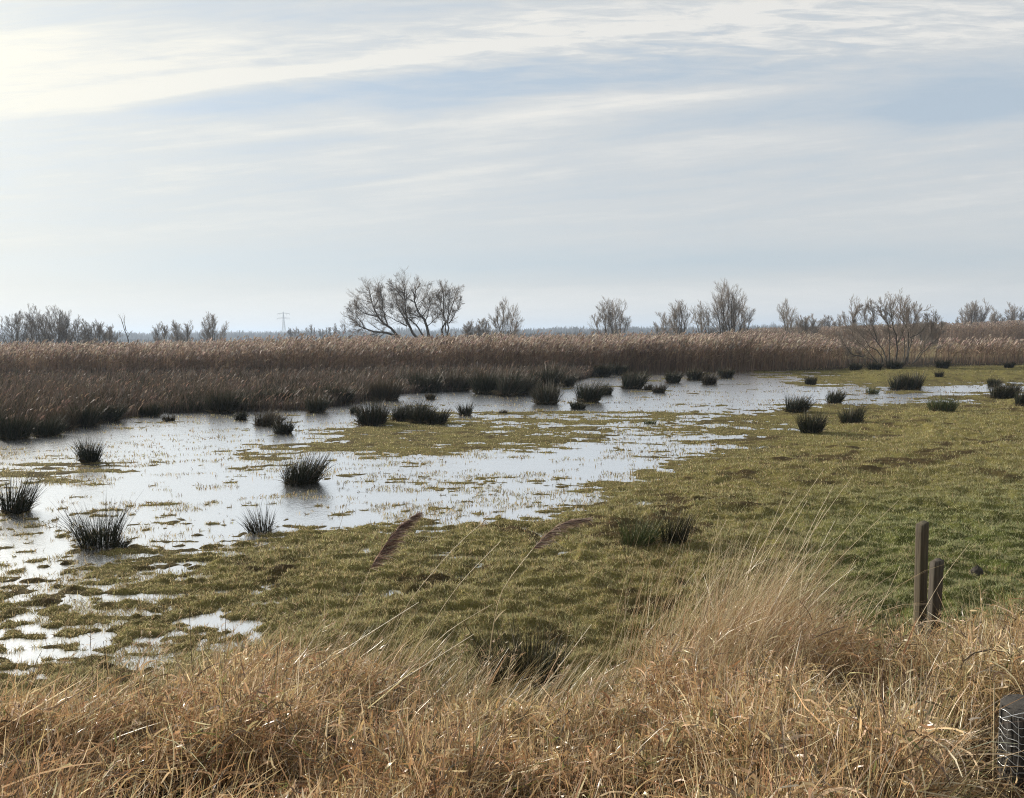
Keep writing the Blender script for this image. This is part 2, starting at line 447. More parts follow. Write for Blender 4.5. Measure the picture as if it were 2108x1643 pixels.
# colours of the ground itself: turf, bare mud, thatch under the dry grass, pale far pasture
patch = .32 * vnoise(GX / 1.7, GY / 1.7, 21) + 0.6 * vnoise(GX / 0.5, GY / 0.5, 22) + .75 * vnoise(GX / 0.24, GY / 0.17, 23)
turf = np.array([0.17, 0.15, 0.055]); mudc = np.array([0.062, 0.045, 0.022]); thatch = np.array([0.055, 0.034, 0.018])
farc = np.array([0.19, 0.155, 0.085]); peat = np.array([0.04, 0.032, 0.022])
def lerp(a, b, t): return a + (b - a) * t[..., None]
colr = lerp(turf, mudc, sstep(0.02, 0.40, patch))
green = sstep(1450, 1900, px) * sstep(930, 1120, py)
colr = lerp(colr, np.array([0.075, 0.10, 0.026]), green * 0.7)
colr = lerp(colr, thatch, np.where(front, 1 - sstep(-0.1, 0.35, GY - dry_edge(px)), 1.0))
colr = lerp(colr, np.array([0.16, 0.145, 0.055]), sstep(25, 38, GY) * sstep(1300, 1800, px) * (1 - sstep(42, 46, GY)) * 0.6)
colr = lerp(colr, np.array([0.10, 0.085, 0.042]), (1 - sstep(0.002, 0.03, GZ)) * (GY < 40) * front * .6)
colr = lerp(colr, peat, sstep(41, 44, GY) * (1 - sstep(70, 80, GY)))
colr = lerp(colr, farc, sstep(54, 60, GY) * sstep(1640, 1750, px))
colr = lerp(colr, np.array([0.075, 0.075, 0.035]), sstep(150, 200, GY))
nd, na = A.shape
idx = np.arange(nd * na).reshape(nd, na)
i0 = idx[:-1, :-1]; q = np.stack([idx[:-1, :-1], idx[1:, :-1], idx[1:, 1:], idx[:-1, 1:]], -1).reshape(-1, 4)[:, ::-1]
verts = np.stack([GX, GY, GZ], -1).reshape(-1, 3)
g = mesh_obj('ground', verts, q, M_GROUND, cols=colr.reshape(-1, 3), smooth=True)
tag(g, kind='structure')
wq = mesh_obj('water', [(-48, 2.6, 0), (46, 2.6, 0), (46, 60, 0), (-48, 60, 0)], [(0, 1, 2, 3)], M_WATER)
tag(wq, kind='structure')
del A, D, GX, GY, GZ, verts, colr, q

def zat(x, y): return height(np.asarray(x, float), np.asarray(y, float))
def root_at(px, py):
    p = ground(np.asarray(px, float), np.asarray(py, float))
    for _ in range(3):
        z = np.maximum(zat(p[..., 0], p[..., 1]), 0.0)
        p = ground(px, py, z)
    return p
def pal(cols, n, w=None, jit=0.18):
    cols = np.array(cols); i = rng.choice(len(cols), n, p=w)
    return np.clip(cols[i] * (1 + rng.normal(size=(n, 1)) * jit) * (1 + rng.normal(size=(n, 3)) * 0.05), 0.004, 0.9)

# ------------------------------------------------------------------ meadow grass (stuff)
def meadow():
    rb = Rib()
    N = 560000
    sx_ = rng.uniform(-160, 2270, N); sy = 752 + (1560 - 752) * rng.random(N) ** 0.9
    p = ground(sx_, sy)
    z = zat(p[:, 0], p[:, 1])
    c = cover(sx_, sy)
    bx = interp_bank(sx_)
    keep = (p[:, 1] < 46) & (z > -0.034) & (p[:, 1] > dry_edge(sx_) - 0.9) & ((sy > bx - 6) | (z > 0.02)) & (sy > bx - 14)
    em = vnoise(p[:, 0] / 1.1, p[:, 1] / .35, 36) + .8 * vnoise(p[:, 0] / .25, p[:, 1] / .12, 37)
    keep &= ~((z < 0.0) & ((rng.random(N) > 0.8) | (em < -.14 + .42 * c + np.minimum(0, -(z + .009) * 60))))
    mudp = .32 * vnoise(p[:, 0] / 1.7, p[:, 1] / 1.7, 21) + 0.6 * vnoise(p[:, 0] / 0.5, p[:, 1] / 0.5, 22) + .75 * vnoise(p[:, 0] / 0.24, p[:, 1] / 0.17, 23)
    keep &= rng.random(N) > 0.85 * sstep(0.08, 0.40, mudp + .16 * np.exp(-((sx_ - 1180) / 260) ** 2 - ((sy - 1230) / 60) ** 2))
    p, z, c, sx_, sy = p[keep], z[keep], c[keep], sx_[keep], sy[keep]
    n = len(p); p[:, 2] = np.maximum(z - 0.004, -.012)
    Y = p[:, 1]
    L = rng.uniform(0.018, 0.052, n) * (1 + 0.25 * (vnoise(p[:, 0] / .4, p[:, 1] / .4, 31) > .1))
    L = L * np.interp(Y, [4, 12, 45], [0.9, 1.05, 1.6]) * (1 - 0.45 * sstep(0.03, 0.4, c))
    L = np.where(z < 0.004, rng.uniform(.028, .062, n) * np.interp(Y, [4, 12, 45], [.9, 1.0, 1.5]), L)
    az = rng.uniform(0, 2 * np.pi, n); t0 = np.abs(rng.normal(0, 0.35, n)); t1 = t0 + np.abs(rng.normal(0.7, 0.4, n))
    P = bent(p, L, az, t0, t1, 3)
    w = np.maximum(0.0032, Y * 0.00075) * rng.uniform(0.7, 1.4, n)
    pt = vnoise(p[:, 0] / 1.3, p[:, 1] / 1.3, 33) + 0.7 * vnoise(p[:, 0] / .35, p[:, 1] / .35, 34)
    gr = sstep(1400, 1950, sx_) * sstep(900, 1130, sy)
    olive = pal([(0.33, 0.295, 0.155), (0.25, 0.235, 0.115), (0.44, 0.375, 0.22), (0.13, 0.10, 0.055)], n, [.35, .3, .2, .15])
    fresh = pal([(0.26, 0.275, 0.135), (0.35, 0.35, 0.185), (0.14, 0.145, 0.065), (0.44, 0.40, 0.225)], n, [.4, .25, .2, .15])
    straw = pal([(0.42, 0.345, 0.19), (0.30, 0.235, 0.12), (0.15, 0.11, 0.055)], n)
    cc = lerp(olive, fresh, np.clip(gr * 0.85 + 0.15 * (pt > 0.1), 0, 1))
    fs = np.clip(0.16 + 0.45 * sstep(0.15, 0.6, c) + 0.25 * (pt < -0.25) - 0.2 * gr + 0.34 * sstep(15, 38, Y), 0, 1)
    cc = np.where((rng.random(n) < fs)[:, None], straw, cc)
    cc = cc * (1 - .26 * sstep(14, 34, Y))[:, None] * (1 - np.array([0, .0, .0]))
    Wd = w[:, None] * np.array([1.0, 0.8, 0.12])
    rb.add(P, Wd, cc)
    o = rb.build('meadow_grass', M_GRASS)
    tag(o, 'short olive green grass covering the trodden wet meadow', 'grass', kind='stuff')

# the ragged front of the marsh vegetation in the photograph: (column, row)
_BX = [-300, 0, 130, 240, 330, 480, 640, 740, 830, 960, 1100, 1170, 1235, 1300, 1500, 1750, 2108, 2500]
_BY = [915, 902, 884, 866, 852, 850, 846, 830, 812, 806, 812, 792, 772, 769, 768, 761, 756, 752]
def interp_bank(px): return np.interp(px, _BX, _BY)
meadow()

# ------------------------------------------------------------------ marsh vegetation behind the flood
REED0 = 41.0
def reed_bed(name, label, front, spots, hgt, wscale=1.0, plume=0.5, seed=0, leafs=2):
    """spots: (n,2) root positions, hgt (n)"""
    rb = Rib(); n = len(spots)
    root = np.concatenate([spots, np.maximum(zat(spots[:, 0], spots[:, 1]), -0.02)[:, None] * 1.0], 1)
    lean = np.abs(rng.normal(0.05, 0.05, n)); az = rng.normal(0.15, 0.7, n)
    S_ = bent(root, hgt, az, lean, lean + np.abs(rng.normal(0.10, 0.08, n)), 4)
    stem = pal([(0.20, 0.138, 0.092), (0.16, 0.11, 0.074), (0.26, 0.19, 0.13), (0.12, 0.084, 0.062)], n)
    w = 0.012 * wscale
    rb.add(S_, np.full((n, 1), w) * np.array([1, .9, .8, .6]), stem)
    for k in range(leafs):
        j = rng.random(n) < 0.85; m = j.sum()
        t = rng.uniform(0.25, 0.88, m) ** 0.8 * 3; i = np.minimum(t.astype(int), 2); fr = (t - i)[:, None]
        b = S_[j, i] * (1 - fr) + S_[j, i + 1] * fr
        L = rng.uniform(0.25, 0.55, m); t0 = rng.uniform(0.25, 0.7, m)
        P = bent(b, L, rng.normal(0.2, 1.2, m), t0, t0 + rng.uniform(0.4, 1.4, m), 3)
        lf = pal([(0.25, 0.175, 0.115), (0.19, 0.13, 0.086), (0.32, 0.235, 0.16), (0.14, 0.097, 0.066)], m)
        rb.add(P, (0.022 * wscale * rng.uniform(.6, 1.3, m))[:, None] * np.array([0.8, 1, .15]), lf)
    j = rng.random(n) < plume; m = j.sum(); tip = S_[j, -1]
    L = rng.uniform(0.20, 0.36, m)
    for k in range(3):
        P = bent(tip - np.array([0, 0, 0.03]) + rng.normal(0, 0.012, (m, 3)), L * rng.uniform(.7, 1, m), rng.normal(0.05, 0.3, m), rng.uniform(0.1, 0.4, m), rng.uniform(0.6, 1.5, m), 4)
        pc = pal([(0.40, 0.32, 0.26), (0.32, 0.25, 0.20), (0.48, 0.40, 0.33), (0.24, 0.18, 0.145)], m)
        rb.add(P, (0.052 * wscale * rng.uniform(.6, 1.2, m))[:, None] * np.array([.5, 1, .85, .15]), pc)
    o = rb.build(name, M_REED)
    return tag(o, label, 'reeds', kind='stuff')

n = 90000
Yr = REED0 + 36 * rng.random(n) ** 1.7
px_r = rng.uniform(-500, 2700, n)
Xr = at_depth(px_r, np.full(n, 691.0), Yr)[:, 0]
edge = vnoise(Xr / 2.3, Yr * 0 + 3.3, 41) * 2.2 + vnoise(Xr / 0.7, Yr * 0 + 9.1, 42) * 1.2
fr = REED0 + edge + np.interp(px_r, [-500, 900, 1250, 1500, 1760, 2108, 2700], [1.5, 1.5, 0.0, -0.3, 3.0, 3.2, 3.4])
keep = (Yr > fr)
thin = np.interp(px_r, [1600, 1720, 2108], [1, .55, .6])
keep &= rng.random(n) < np.where(px_r > 1600, thin, 1)
keep &= ~((px_r > 1690) & (Yr > fr + 8 + 2 * vnoise(Xr / 3, Yr * 0, 45)))
keep &= (vnoise(Xr / 1.1, Yr / 1.1, 46) > -0.38) & ~((px_r > 1740) & (px_r < 1930) & (rng.random(n) < .45))
Xr, Yr, px_r = Xr[keep], Yr[keep], px_r[keep]
hr = np.interp(px_r, [-300, 0, 300, 600, 900, 1300, 1600, 1700, 1780, 2108], [1.62, 1.62, 1.58, 1.82, 1.80, 1.74, 1.70, 1.58, 1.36, 1.30])
hr = hr * (1 + 0.20 * vnoise(Xr / 3.1, Yr / 3.1, 47) + 0.34 * vnoise(Xr / .8, Yr / .8, 48)) * np.where(rng.random(len(Xr)) < .07, rng.uniform(1.03, 1.17, len(Xr)), rng.uniform(0.66, 1.04, len(Xr)))
reed_bed('reed_bed', 'wide bed of tall brown reeds with feathery plumes behind the flooded meadow', 0, np.stack([Xr, Yr], 1), hr, 1.35, 0.55)
# second bed, across the pale field on the right
n = 26000
Yr = 105 + 40 * rng.random(n) ** 1.6; px_r = rng.uniform(1520, 2900, n)
Xr = at_depth(px_r, np.full(n, 691.0), Yr)[:, 0]
k_ = Yr > 105 + 5 * vnoise(Xr / 6, Yr * 0, 51) + np.interp(px_r, [1520, 1750, 2900], [14, 2, 0])
Xr, Yr = Xr[k_], Yr[k_]
hr = np.interp(Xr, [45, 75, 110], [2.6, 3.1, 3.2]) * rng.uniform(.8, 1.08, len(Xr)) * (1 + .12 * vnoise(Xr / 4, Yr / 4, 52))
reed_bed('reed_bed', 'further reed bed beyond the pale strip of field on the right', 0, np.stack([Xr, Yr], 1), hr, 2.2, 0.5)

# low brown sedge and dead stems between the flood and the tall reeds
def sedge():
    rb = Rib(); n = 105000
    px_ = rng.uniform(-420, 1330, n); y0 = interp_bank(px_)
    py_ = y0 - 1 - rng.random(n) ** 1.15 * np.maximum(y0 - 764, 3)
    p = ground(px_, py_)
    p[:, 2] = np.maximum(zat(p[:, 0], p[:, 1]), -0.02)
    Y = p[:, 1]
    ok = (Y < 45) & (vnoise(p[:, 0] / 1.2, p[:, 1] / 1.2, 61) > -0.36)
    p, Y, px_, py_, y0 = p[ok], Y[ok], px_[ok], py_[ok], y0[ok]; n = len(p)
    clump = vnoise(p[:, 0] / 1.0, p[:, 1] / 1.0, 62) + 0.5 * vnoise(p[:, 0] / .45, p[:, 1] / .45, 63)
    near = np.clip((y0 - py_) / 22, 0, 1)
    dark = (rng.random(n) < np.clip(0.70 * sstep(.02, .16, clump) * np.where(near > .98, .8, 1) + 0.06 * (1 - near), 0, 0.95))
    L = np.where(dark, rng.uniform(.3, .62, n), rng.uniform(.3, .8, n) * (1 + .35 * vnoise(p[:, 0] / 3, p[:, 1] / 3, 66))) * (0.65 + 0.35 * near + 0.8 * np.clip(clump, -.5, .5))
    az = rng.normal(0.1, 1.5, n); t0 = np.abs(rng.normal(0, .22, n))
    P = bent(p, L, az, t0, t0 + np.abs(rng.normal(.5, .35, n)), 4)
    br = pal([(0.085, 0.060, 0.043), (0.064, 0.047, 0.035), (0.13, 0.097, 0.072), (0.045, 0.034, 0.026), (0.105, 0.085, 0.066)], n)
    dk = pal([(0.016, 0.019, 0.009), (0.024, 0.025, 0.013), (0.032, 0.028, 0.017)], n)
    cc = np.where(dark[:, None], dk, br)
    w = np.maximum(.008, Y * .0006) * rng.uniform(.7, 1.4, n)
    rb.add(P, w[:, None] * np.array([1, 1, .8, .2]), cc)
    j = (~dark) & (rng.random(n) < .07); m = j.sum()
    Q = bent(P[j, -1], rng.uniform(.08, .2, m), rng.normal(.1, .5, m), rng.uniform(.2, .6, m), rng.uniform(.8, 1.5, m), 3)
    rb.add(Q, (.035 * rng.uniform(.6, 1.2, m))[:, None] * np.array([.6, 1, .2]), pal([(0.17, 0.115, 0.085), (0.12, 0.085, 0.062), (0.22, 0.16, 0.12)], m))
    tag(rb.build('sedge_bank', M_REED), 'low bank of brown sedge and dead stems between water and tall reeds', 'sedge', kind='stuff')
sedge()

# ------------------------------------------------------------------ rush tufts, one object each
def rush(px, py, w, h, label, group=None, dens=1.0, tone=0, spread=0.45, name='rush_tuft'):
    p = root_at(float(px), float(py)); Y = p[1]
    Wm, Hm = w / F * Y, h / F * Y * 1.0
    n = int(np.clip(520 * dens * (Wm / 0.5) ** 1.1 * np.interp(Y, [4, 12, 45], [1.1, 1.0, 0.6]), 30, 1100))
    rr = Wm * 0.40 * np.sqrt(rng.random(n)); a = rng.uniform(0, 2 * np.pi, n)
    xy = np.stack([np.cos(a) * rr, np.sin(a) * rr * 0.8], 1) + p[:2] + np.array([0, Wm * 0.32])
    lump = 0.75 + 0.5 * (vnoise(xy[:, 0] * 9, xy[:, 1] * 9, 71) + .5)
    root = np.concatenate([xy, np.maximum(zat(xy[:, 0], xy[:, 1]), -0.03)[:, None] - 0.01], 1)
    L = Hm * np.where(rng.random(n) < .12, rng.uniform(1.0, 1.3, n), rng.uniform(.5, 1.05, n)) * lump
    out = rr / (Wm * 0.40)
    t0 = out * spread * rng.uniform(.3, 1.1, n); t1 = t0 + np.abs(rng.normal(.22, .22, n))
    az = a + rng.normal(0, .5, n); la, lm = rng.normal(.1, 1.0), rng.uniform(.05, .28)
    wx = np.sin(t0) * np.cos(az) + lm * math.cos(la); wy = np.sin(t0) * np.sin(az) + lm * math.sin(la)
    az = np.arctan2(wy, wx); t0 = np.arcsin(np.clip(np.hypot(wx, wy), 0, .95)); t1 = t0 + np.abs(rng.normal(.22, .26, n))
    P = bent(root, L, az, t0, t1, 5)
    base = [[(0.014, 0.018, 0.008), (0.020, 0.025, 0.011), (0.03, 0.03, 0.015), (0.065, 0.05, 0.03)],
            [(0.040, 0.058, 0.018), (0.055, 0.074, 0.024), (0.085, 0.095, 0.036), (0.14, 0.125, 0.055)],
            [(0.05, 0.038, 0.022), (0.035, 0.032, 0.017), (0.09, 0.066, 0.04), (0.022, 0.024, 0.012)]][tone]
    bw = rng.uniform(.05, .25); cc = pal(base, n, [.42 - bw / 2, .30, .28 - bw / 2, bw])
    c5 = np.repeat(cc[:, None], 5, 1); tipc = np.array([0.12, 0.085, 0.045])
    c5[:, 4] = c5[:, 4] * .5 + tipc * .5
    wb = np.maximum(.0042, Y * .00055) * rng.uniform(.7, 1.25, n)
    rb = Rib(); rb.add(P, wb[:, None] * np.array([1, 1, .85, .6, .12]), c5)
    # dead thatch at the foot of the tuft
    m = max(8, n // 6); k = rng.integers(0, n, m)
    Q = bent(root[k], L[k] * rng.uniform(.3, .6, m), a[k] + rng.normal(0, .6, m), rng.uniform(.5, 1.0, m), rng.uniform(1.2, 1.7, m), 4)
    rb.add(Q, (wb[k] * 1.1)[:, None] * np.array([1, 1, .8, .2]), pal([(0.10, 0.075, 0.04), (0.06, 0.05, 0.028), (0.15, 0.115, 0.065)], m))
    o = rb.build(name, M_RUSH, origin=(p[0], p[1] + Wm * .32, root[:, 2].min()))
    return tag(o, label, 'rush tuft', group)

GT, GB, GR = 'rush tufts standing in the flooded meadow', 'rush clumps along the brown sedge bank', 'rush clumps at the foot of the reeds'
TUFTS = [
 (18, 1058, 66, 84, 'large dark rush tuft cut by the left photo edge, above the big spiky tuft', GT, 1, 0),
 (177, 953, 42, 46, 'small squat dark rush tuft alone in pale water at left, nearest below the sedge bank', GT, 1.2, 0),
 (186, 1130, 96, 92, 'big spiky dark rush tuft on the lower left water edge, stems fanning right', GT, 1, 0),
 (237, 1130, 34, 28, 'little dark rush tuft tucked against the right side of the big spiky tuft', GT, 1.2, 0),
 (530, 1099, 58, 62, 'thin spiky rush tuft in bright water between the two broad tufts of the left half', GT, .7, 0),
 (612, 999, 84, 66, 'broad dark rush tuft in the middle of the bright water with a reflection', GT, 1.2, 0),
 (580, 893, 42, 32, 'small rush tuft overlapping the front right of a wider olive tuft near the sedge bank', GT, 1, 0),
 (543, 877, 62, 34, 'wide olive brown rush tuft near the sedge bank, smaller dark one before it', GT, 1, 2),
 (494, 865, 25, 20, 'tiny rush tuft just left of the wide olive brown tuft by the sedge bank', GT, 1, 0),
 (343, 867, 28, 15, 'tiny low brown rush tuft alone in the water by the sedge bank, far left', GT, 1, 2),
 (762, 876, 68, 44, 'rush tuft with ragged top, left member of the cluster of tufts in mid water', GT, 1.2, 0),
 (828, 868, 56, 38, 'dense dark rush tuft in the middle of the mid water cluster', GT, 1.2, 0),
 (862, 872, 44, 46, 'tallest rush tuft of the mid water cluster, between dense neighbours', GT, 1.2, 0),
 (897, 873, 46, 32, 'low dark rush tuft closing the mid water cluster on its right', GT, 1.2, 0),
 (957, 856, 26, 30, 'narrow upright rush tuft standing alone just right of the mid water cluster', GT, 1, 0),
 (1035, 851, 20, 8, 'sparse stubble of a few rush stems in open water right of the narrow upright tuft', GT, .5, 2),
 (1126, 833, 54, 42, 'square dark rush tuft in the water, left of the three tufts standing together', GT, 1.2, 0),
 (1190, 843, 32, 18, 'low dark rush tuft in front of the tallest of the three tufts standing together', GT, 1.2, 0),
 (1212, 829, 52, 44, 'tallest of the three rush tufts standing together below the far sedge', GT, 1.2, 0),
 (1244, 813, 34, 24, 'smaller rush tuft at the back right of the three standing together', GT, 1.2, 0),
 (1303, 801, 48, 38, 'broad dark rush tuft at the water head, right of the three standing together', GT, 1.2, 0),
 (1335, 803, 18, 14, 'small grey rush tuft touching the right foot of the broad tuft at the water head', GT, 1, 2),
 (1358, 809, 28, 18, 'pale grey thin rush tuft in front of the row of four at the water head', GT, .8, 2),
 (1387, 789, 30, 26, 'first from the left of four round rush tufts by the far reeds', GT, 1.2, 0),
 (1433, 783, 32, 24, 'second from the left in the row of four round rush tufts, close to the reeds', GT, 1.2, 0),
 (1462, 792, 30, 24, 'third in the row of four round rush tufts, nearest to the viewer and lighter', GT, 1.2, 2),
 (1497, 779, 28, 20, 'last on the right in the row of four round rush tufts by the far reeds', GT, 1.2, 0),
 (1671, 792, 22, 18, 'small upright rush tuft alone on the pale spit of grass below the far reeds', GT, 1.2, 0),
 (1722, 830, 32, 26, 'medium rush tuft at the water edge, the rearmost of four on the right bank', GT, 1, 0),
 (1800, 811, 30, 13, 'sparse low rush tuft in wet grass, left of the big double tuft', GT, .4, 1),
 (1644, 849, 48, 36, 'dark rush tuft with feathery top, leftmost of four on the right bank', GT, 1.1, 0),
 (1676, 893, 52, 44, 'dense dark rush tuft casting a shadow, nearest of four on the right bank', GT, 1.2, 0),
 (1760, 871, 50, 38, 'open rush tuft with splayed stems, rightmost of four on the right bank', GT, .8, 0),
 (1852, 803, 28, 30, 'narrow left half of the big double rush tuft on the far right meadow', GT, 1.1, 0),
 (1882, 803, 48, 36, 'bushy right half of the big double rush tuft on the far right meadow', GT, 1.2, 0),
 (1935, 776, 14, 14, 'tiny dark rush tuft below the far reeds, right of the double tuft', GT, 1.2, 0),
 (1950, 847, 58, 32, 'wide low greenish rush tuft on the right meadow edge with splayed stems', GT, .8, 1),
 (2050, 796, 24, 18, 'small rush tuft behind the wide tuft at the far right water edge', GT, 1, 0),
 (2074, 821, 52, 34, 'wide dark rush tuft at the far right water edge, in front of a small one', GT, 1.1, 0),
 (2108, 836, 26, 32, 'rush tuft cut by the right edge of the photo at the water edge', GT, 1, 0),
 (1318, 1129, 86, 66, 'large olive rush tuft with loose fanned stems on the near meadow', GT, .95, 1),
 (1393, 1126, 62, 62, 'dark compact rush tuft right beside the loose olive one on the near meadow', GT, 1.2, 0),
 (1340, 873, 30, 10, 'sparse row of short rush stubble in wet grass at mid right', GT, .4, 1),
]
for t in TUFTS:
    rush(*t[:5], t[5], t[6], t[7], spread=0.62 if t[2] > 80 and t[7] == 1 else 0.45)
BANK = [(15, 906, 66, 56), (84, 900, 58, 46), (122, 886, 44, 44), (168, 880, 48, 52), (214, 870, 46, 46), (300, 858, 44, 30), (386, 846, 54, 36), (452, 851, 58, 50), (512, 840, 46, 40),
        (572, 838, 50, 36), (647, 850, 40, 40), (690, 834, 58, 40), (730, 851, 22, 16), (788, 825, 64, 46), (872, 808, 66, 44), (886, 823, 20, 14),
        (940, 806, 52, 40), (1000, 812, 56, 48), (1046, 816, 52, 50), (1082, 813, 40, 40), (1126, 803, 54, 48), (1170, 796, 26, 28), (1242, 776, 34, 28), (1275, 772, 26, 24)]
BL = ['wide dark rush clump at the left end of the sedge bank, cut by the frame', 'low rounded rush clump second along the sedge bank from the left frame edge',
 'dark rush clump third along the sedge bank, set back behind its neighbours', 'tall dark rush clump on the sedge bank above the small squat water tuft',
 'bushy rush clump fifth along the sedge bank from the left', 'low brownish rush clump on the sedge bank above the tiny low brown tuft',
 'rounded dark rush clump on the sedge bank right of the tiny low brown tuft', 'large dark rush clump on the sedge bank behind the tiny tuft beside the olive one',
 'dark rush clump on the sedge bank directly above the wide olive brown tuft', 'broad rush clump on the sedge bank above the small tuft at the olive one',
 'narrow rush clump stepping forward from the bank into the water with its reflection', 'broad dark rush clump on the bank above and left of the mid water cluster',
 'tiny rush clump in the water at the back left of the mid water cluster', 'big rounded rush clump on the bank directly behind the mid water cluster',
 'long dark rush clump on the bank above the right end of the mid water cluster', 'tiny dark rush clump standing in water just in front of the long bank clump',
 'rush clump on the bank directly above the narrow upright tuft', 'tall ragged rush clump on the bank right of the narrow upright tuft',
 'spiky rush clump with leaning stems at the front of the bank, its right hand end', 'rush clump with pale leaning stems beside the spiky clump on the bank',
 'big dark rush clump right behind the square tuft in the water', 'small rush clump between the square tuft and the three standing together',
 'dark rush clump at the corner where the sedge bank meets the tall reeds', 'rush clump just behind the broad tuft at the water head']
for b, l in zip(BANK, BL):
    rush(*b, l, GB, 1.25, 0 if rng.random() < .75 else 2)
for b, l in zip([(1765, 761, 24, 14), (1805, 761, 28, 16), (1846, 759, 34, 16), (1945, 758, 26, 18), (2080, 757, 18, 12)],
                ['dark rush clump under the left side of the big bare willow shrub', 'dark rush clump under the middle left of the big bare willow shrub',
                 'wide dark rush clump straight below the middle of the bare willow shrub', 'dark rush clump at the reed foot right of the bare willow shrub',
                 'small dark rush clump at the reed foot near the right edge of the photo']):
    rush(*b, l, GR, 1.3, 0)

# ------------------------------------------------------------------ bare trees
def resample(pl, k):
    pl = np.asarray(pl, float); s = np.r_[0, np.cumsum(np.linalg.norm(np.diff(pl, axis=0), axis=1))]
    t = np.linspace(0, s[-1], k); lin = np.stack([np.interp(t, s, pl[:, i]) for i in range(3)], 1)
    sm = lin.copy(); sm[1:-1] = lin[1:-1] * .5 + (lin[:-2] + lin[2:]) * .25
    return sm
def branch_off(P, Rd, per, lo, ratio, ang, upw, k, rng_, rratio=0.5, rmin=0.004):
    """grow side branches from centre lines P (n,m,3); returns centre lines and radii"""
    n, m, _ = P.shape
    N = n * per; src = np.repeat(np.arange(n), per)
    t = lo + (1 - lo) * (np.tile(np.arange(per), n) + rng_.random(N)) / per * 0.97
    f = t * (m - 1); i = np.minimum(f.astype(int), m - 2); g = (f - i)[:, None]
    b = P[src, i] * (1 - g) + P[src, i + 1] * g
    T = P[src, i + 1] - P[src, i]; T /= np.linalg.norm(T, axis=1, keepdims=True) + 1e-9
    Lp = np.linalg.norm(np.diff(P, axis=1), axis=2).sum(1)[src]
    rr = (Rd[src, i] * (1 - g[:, 0]) + Rd[src, i + 1] * g[:, 0])
    v = rng_.normal(size=(N, 3)); v -= (v * T).sum(1, keepdims=True) * T; v /= np.linalg.norm(v, axis=1, keepdims=True) + 1e-9
    a = rng_.normal(ang, ang * .3, N)[:, None]
    d = T * np.cos(a) + v * np.sin(a)
    L = Lp * ratio * (1.15 - 0.65 * t) * rng_.uniform(.6, 1.25, N)
    out = np.zeros((N, k, 3)); out[:, 0] = b
    for s in range(1, k):
        d = d + rng_.normal(0, .065, (N, 3)) + np.array([0, 0, upw]) / k
        d /= np.linalg.norm(d, axis=1, keepdims=True)
        out[:, s] = out[:, s - 1] + d * (L / (k - 1))[:, None]
    r0 = np.maximum(rr * rratio, rmin)
    return out, r0[:, None] * np.linspace(1, .35, k)[None]
def tree(stems, radii, label, cat='tree', group=None, lv=(7, 6, 5), ratio=(.42, .45, .5), ang=(.6, .6, .6), upw=(.6, .5, .4), lo=(.25, .15, .1), rmin=.006, seed=0, name='bare_tree'):
    r_ = np.random.default_rng(seed)
    st = np.array([resample(s, 9) for s in stems])
    wob = r_.normal(0, .012, st.shape) * np.linalg.norm(st[:, -1] - st[:, 0], axis=1)[:, None, None]; wob[:, 0] = 0
    st = st + wob
    Rs = np.array(radii)[:, None] * np.linspace(1, .16, 9)[None]
    base = st[:, 0].mean(0)
    e = empty(name, base); tag(e, label, cat, group)
    tr = Tubes(); tr.add(st, Rs, 7)
    a, ra = branch_off(st, Rs, lv[0], lo[0], ratio[0], ang[0], upw[0], 6, r_, .36, rmin * 1.7)
    tr.add(a, ra, 5)
    tr.build('trunk', M_BARK, e, origin=base)
    cr = Tubes()
    b, rb_ = branch_off(np.concatenate([a]), ra, lv[1], lo[1], ratio[1], ang[1], upw[1], 5, r_, .5, rmin * 1.3)
    cr.add(b, rb_, 3)
    tip, rt_ = branch_off(st[:, 5:], Rs[:, 5:], lv[1] + 3, .10, .48, ang[1], upw[1], 5, r_, .6, rmin * 1.3)
    cr.add(tip, rt_, 3)
    if lv[2]:
        bb = np.concatenate([b, tip]); rbb = np.concatenate([rb_, rt_])
        c_, rc = branch_off(bb, rbb, lv[2] + 5, lo[2], ratio[2], ang[2], upw[2], 4, r_, .7, rmin)
        cr.add(c_, rc, 3)
    cr.build('crown', M_TWIG, e, origin=base)
    return e
def px_line(pts, Y, j=0.0, zx=None):
    out = []
    for i, (x, y) in enumerate(pts):
        if zx: x, y = zx[0] + x / zx[2], zx[1] + y / zx[2]
        out.append(at_depth(x, y, Y + j * i))
    return np.array(out)
def vase(cx, top, wpx, Y, ns, seed, lean=0.0, base_px=None, up_pow=1.0):
    """stems of a many-stemmed tree from the photograph's crown centre, top row and width"""
    r_ = np.random.default_rng(seed)
    x0 = at_depth(base_px if base_px is not None else cx, 691.0, Y)[0]; xc = at_depth(cx, 691.0, Y)[0]
    H = at_depth(cx, top, Y)[2]; hw = wpx / F * Y * 0.5
    res = []
    for i in range(ns):
        u = 0.0 if ns == 1 else (i + .5 + r_.uniform(-.25, .25)) / ns * 2 - 1
        h = H * (1 - .30 * u * u) * r_.uniform(.86, 1.0)
        b = np.array([x0 + u * hw * .22, Y + r_.normal(0, hw * .15), -0.05])
        e_ = np.array([xc + u * hw * .80 + lean * h, Y + r_.normal(0, hw * .4), h * .91])
        m1 = b + (e_ - b) * .35; m1[0] += (e_[0] - b[0]) * .05; m1[2] = h * .30
        m2 = b + (e_ - b) * .72 + np.array([r_.normal(0, .1), 0, h * .02])
        res.append(np.array([b, m1, m2, e_]))
    return res, H
Z = (690, 560, 7.53)
YW = 78.0
gl = 'bare trees behind the reed bed'
L_ = lambda pts, j=0.0: px_line(pts, YW, j, Z)
